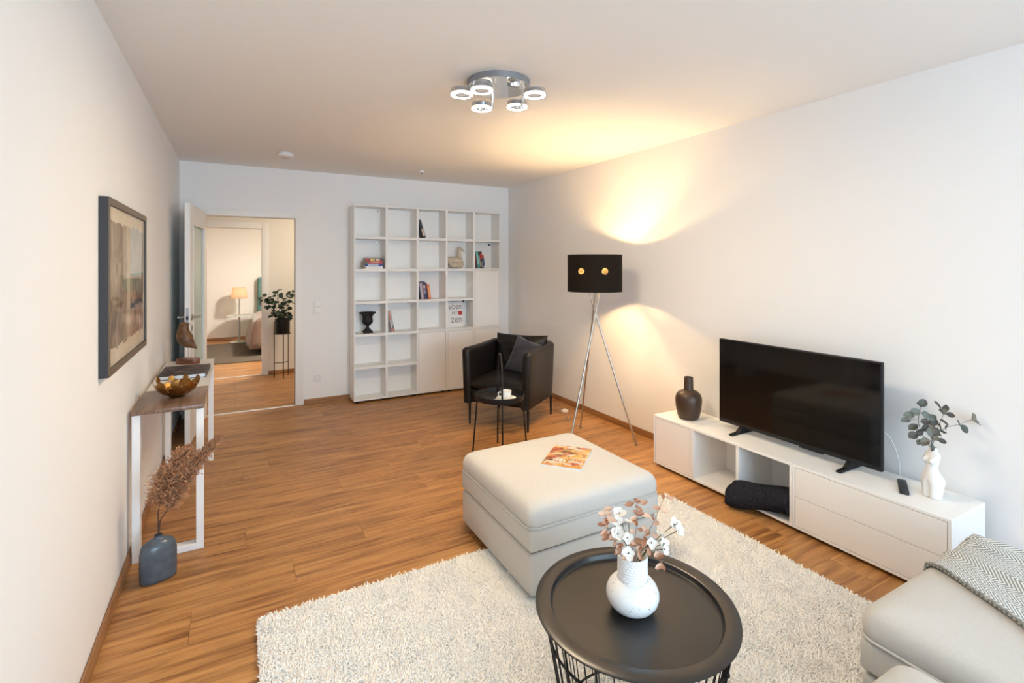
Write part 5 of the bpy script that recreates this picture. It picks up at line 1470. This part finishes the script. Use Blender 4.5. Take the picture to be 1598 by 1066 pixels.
MB().tube([Vector(throw_fn(0.0, i / 60)) + Vector((0, 0, 0.005)) for i in range(61)], 0.0042, 8).build('hem', hemm, th, 60)
tag(th, 'grey and white herringbone throw draped over the sofa seat', 'blanket')

# ------------------------------------------------------------------ plant in the hallway
PS = Vector((0.542, 7.245, 0))
ps = thing('plant_stand', 'tall thin black metal plant stand in the hallway', 'plant stand', PS)
pr = 0.098
for k, (fx, fy) in enumerate(((at(428.5, 588, 6.56) - PS).xy, (at(443, 591, 6.47) - PS).xy, (at(450.5, 586, 6.70) - PS).xy)):
    a = math.atan2(fy, fx)
    MB().tube([(pr * cos(a), pr * sin(a), 0.0008), (pr * cos(a), pr * sin(a), 0.745)], 0.0055, 8).build('leg', BLACK, ps, 60)
    MB().tube([(0, 0, 0.19), (pr * cos(a), pr * sin(a), 0.19)], 0.0045, 8).build('stretcher', BLACK, ps, 60)
MB().tube([(pr * cos(2 * pi * k / 40), pr * sin(2 * pi * k / 40), 0.575) for k in range(40)], 0.005, 6, True).build('ring', BLACK, ps, 60)
pot = thing('plant_pot', 'black cylindrical plant pot on the hallway stand', 'pot', PS + Vector((0, 0, 0.580)))
MB().lathe([(0.0001, 0), (0.088, 0), (0.090, 0.004), (0.0905, 0.19), (0.0885, 0.192), (0.086, 0.19), (0.086, 0.16), (0.0001, 0.155)], 40, cap=False).build('wall', BLACK, pot, 40)
MB().lathe([(0.0855, 0.161), (0.05, 0.166), (0.0001, 0.164)], 24, cap=False).build('soil', mat('soil', (0.03, 0.02, 0.012), 0.95), pot, 40)
GRN_ = [mat('dark_green_leaf', (0.018, 0.038, 0.020), 0.55, var=0.3, vscale=30), mat('mid_green_leaf', (0.035, 0.062, 0.032), 0.55, var=0.3, vscale=30)]
GL = [leaf_mesh('leaf', 0.060, 0.048, m_, 0.2) for m_ in GRN_]
def z5(x, y_, fw=6.6): return at(320 + x / 5.333, 400 + y_ / 5.333, fw)
def plant_stem(label, pts, n, spread, seed):
    rr = random.Random(seed)
    base = PS + Vector((rr.uniform(-.03, .03), rr.uniform(-.03, .03), 0.745))
    wp = [z5(x, y_, 6.6 + rr.uniform(-.05, .05)) for x, y_ in pts]
    path = [base] + wp; ls_ = []
    for k in range(n):
        f_ = 0.12 + 0.88 * k / (n - 1); seg = f_ * (len(path) - 1); i = min(int(seg), len(path) - 2)
        c = path[i].lerp(path[i + 1], seg - i)
        a = k * 2.4
        ls_.append(c + Vector((cos(a), sin(a) , rr.uniform(-.3, .5))) * spread * (1.1 - 0.55 * f_))
    stem_thing('potted_branch', label, 'plant', base, wp, ls_, GL, 0.0035, 'branches of the hallway plant', seed, 1.0, mat('green_stem', (0.05, 0.06, 0.03), 0.7))
plant_stem('leafy green branch leaning left out of the hallway pot', [(590, 490), (530, 400), (470, 340)], 22, 0.075, 21)
plant_stem('second leafy branch left of centre in the hallway pot', [(600, 480), (560, 410), (540, 360)], 20, 0.08, 22)
plant_stem('tallest upright leafy branch in the hallway pot', [(625, 480), (610, 390), (597, 290)], 22, 0.075, 23)
plant_stem('leafy branch at the right of the hallway pot', [(660, 480), (690, 400), (712, 295)], 22, 0.075, 24)
plant_stem('short leafy branch in front of the hallway pot', [(670, 490), (680, 430), (660, 330)], 18, 0.07, 25)

# ------------------------------------------------------------------ bedroom
brug = MB().rbox(-0.55, 1.9, 8.62, 10.78, 0.0006, 0.012, 0.004, 2).build('bedroom_rug', mat('brown_flatweave', (0.115, 0.085, 0.058), 0.95, var=0.25, vscale=45, bump=0.5, bscale=300), None)
tag(brug, 'dark brown flat woven rug in the bedroom', 'rug')
GT0 = Vector((0.062, 10.95, 0))
gt = thing('glass_side_table', 'round frosted glass side table on a steel post in the bedroom', 'table', GT0)
FG = mat('pale_glass', (0.70, 0.76, 0.70), 0.12)
MB().lathe([(0.0001, 0.0006), (0.155, 0.0006), (0.16, 0.005), (0.155, 0.012), (0.0001, 0.012)], 48, cap=False).build('base', FG, gt, 40)
MB().tube([(0, 0, 0.012), (0, 0, 0.505)], 0.021, 20).build('post', STEEL, gt, 60)
MB().lathe([(0.0001, 0.505), (0.222, 0.505), (0.226, 0.510), (0.222, 0.516), (0.0001, 0.516)], 56, cap=False).build('top', FG, gt, 40)
bl = thing('bedside_lamp', 'small table lamp with a beige shade glowing in the bedroom', 'lamp', GT0 + Vector((0.0, 0, 0.5165)))
MB().lathe([(0.0001, 0), (0.062, 0), (0.064, 0.006), (0.055, 0.012), (0.012, 0.014)], 32, cap=False).build('base', STEEL, bl, 40)
MB().tube([(0, 0, 0.012), (0, 0, 0.37)], 0.011, 14).build('stem', STEEL, bl, 60)
def lampshade():
    m, nt, p, out = _nodes('beige_shade')
    nt.nodes.remove(p)
    d = nt.nodes.new('ShaderNodeBsdfDiffuse'); d.inputs[0].default_value = (0.62, 0.47, 0.36, 1)
    t = nt.nodes.new('ShaderNodeBsdfTranslucent'); t.inputs[0].default_value = (0.72, 0.50, 0.34, 1)
    mx = nt.nodes.new('ShaderNodeMixShader'); mx.inputs[0].default_value = 0.55
    lnk(nt, d.outputs[0], mx.inputs[1]); lnk(nt, t.outputs[0], mx.inputs[2]); lnk(nt, mx.outputs[0], out.inputs[0])
    return m
MB().lathe([(0.142, 0.325), (0.118, 0.530)], 48, cap=False).build('shade', lampshade(), bl, 40)
MB().sphere((0, 0, 0.43), 0.03, 12, 8).build('bulb', glow('bedside_bulb', (1.0, 0.76, 0.48), 32), bl, 60)
bcord = MB().tube([GT0 + Vector((0.05, -0.02, 0.521)), GT0 + Vector((0.13, -0.05, 0.535)), GT0 + Vector((0.20, -0.06, 0.530)), GT0 + Vector((0.243, -0.02, 0.50)), GT0 + Vector((0.25, 0.05, 0.3)), GT0 + Vector((0.24, 0.12, 0.12))], 0.003, 6).build('lamp_cord', mat('grey_cord', (0.25, 0.24, 0.22), 0.5), None, 60)
tag(bcord, 'thin grey lamp cord hanging off the bedroom side table', 'cord')
bed = thing('bed', 'teal upholstered bed with brown bedding in the bedroom', 'bed', (0.38, 9.15, 0))
TEALF = mat('teal_fabric', (0.13, 0.25, 0.23), 0.9, spec=0.1, bump=0.3, bscale=400)
MB().rbox(0, 1.6, 1.98, 2.12, 0.02, 1.24, 0.05, 4).build('headboard', TEALF, bed, 40)
MB().rbox(0, 1.6, 0, 1.98, 0.05, 0.30, 0.02, 3).build('base', TEALF, bed, 40)
MB().rbox(0.02, 1.58, 0.02, 1.96, 0.30, 0.52, 0.06, 4).build('mattress', mat('mattress_white', (0.7, 0.68, 0.64), 0.9), bed, 40)
for fx in (0.08, 1.52):
    for fy in (0.08, 1.9): MB().lathe([(0.02, 0.013), (0.025, 0.052)], 12).build('foot', BLACKP, bed, 40, (fx, fy, 0))
DUV = mat('brown_satin', (0.21, 0.135, 0.10), 0.55, var=0.12, vscale=12, sheen=0.3)
def duvet_fn(u, v):
    if v < 0.14:
        f_ = v / 0.14; x, y_, z = duvet_top(u, 0.0)
        return (x, y_ - 0.20 + 0.03 * sin(x * 14) * (1 - f_), 0.12 + (z - 0.12) * f_ ** 0.8)
    x, y_, z = duvet_top(u, (v - 0.14) / 0.86)
    return (x, y_ - 0.20 * max(0, 1 - (v - 0.14) / 0.1), z)
def duvet_top(u, v):
    # u: from hanging left hem over the top; v along the bed
    y_ = 0.15 + 1.66 * v
    tuck = 0.27 * min(1, max(0, (v - 0.66) / 0.16)) ** 2
    L = u * 2.05
    hang = 0.40 + 0.05 * sin(v * 9) + 0.05 * v
    wob = 0.022 * sin(v * 21 + 1.3) + 0.012 * sin(v * 47)
    if L < hang:
        f_ = L / hang
        return (-0.16 + tuck - 0.05 * (1 - f_) + 0.06 * f_ ** 3 + wob * (1 - f_ * 0.6), y_ - 0.06 * (1 - f_) * sin(v * 5), 0.14 + 0.43 * f_)
    f_ = min(1, (L - hang) / 0.22)
    x = -0.10 + tuck + (L - hang) * 0.86
    return (x, y_, 0.57 + 0.075 * sin(f_ * pi / 2) + 0.012 * sin(v * 15 + x * 6) * f_)
dv = MB().grid(duvet_fn, 40, 48).build('duvet', DUV, bed, 70)
s_ = dv.modifiers.new('thickness', 'SOLIDIFY'); s_.thickness = 0.03; s_.offset = -1
bp1 = pillow(0.55, 0.40, 0.16, 0.08, 18, 0.004, 5).build('bed_pillow', DUV, None, 70, (0.86, 10.98, 0.845), (radians(-28), 0, 0))
tag(bp1, 'brown pillow leaning on the teal headboard', 'pillow')
bp2 = pillow(0.32, 0.22, 0.10, 0.10, 14, 0.004, 6).build('bed_pillow', mat('navy_stripe', (0.02, 0.022, 0.035), 0.8, col2=(0.10, 0.11, 0.14), vscale=22), None, 70, (0.55, 10.72, 0.78), (radians(-40), 0, 0))
tag(bp2, 'small dark striped pillow on the bed', 'pillow')
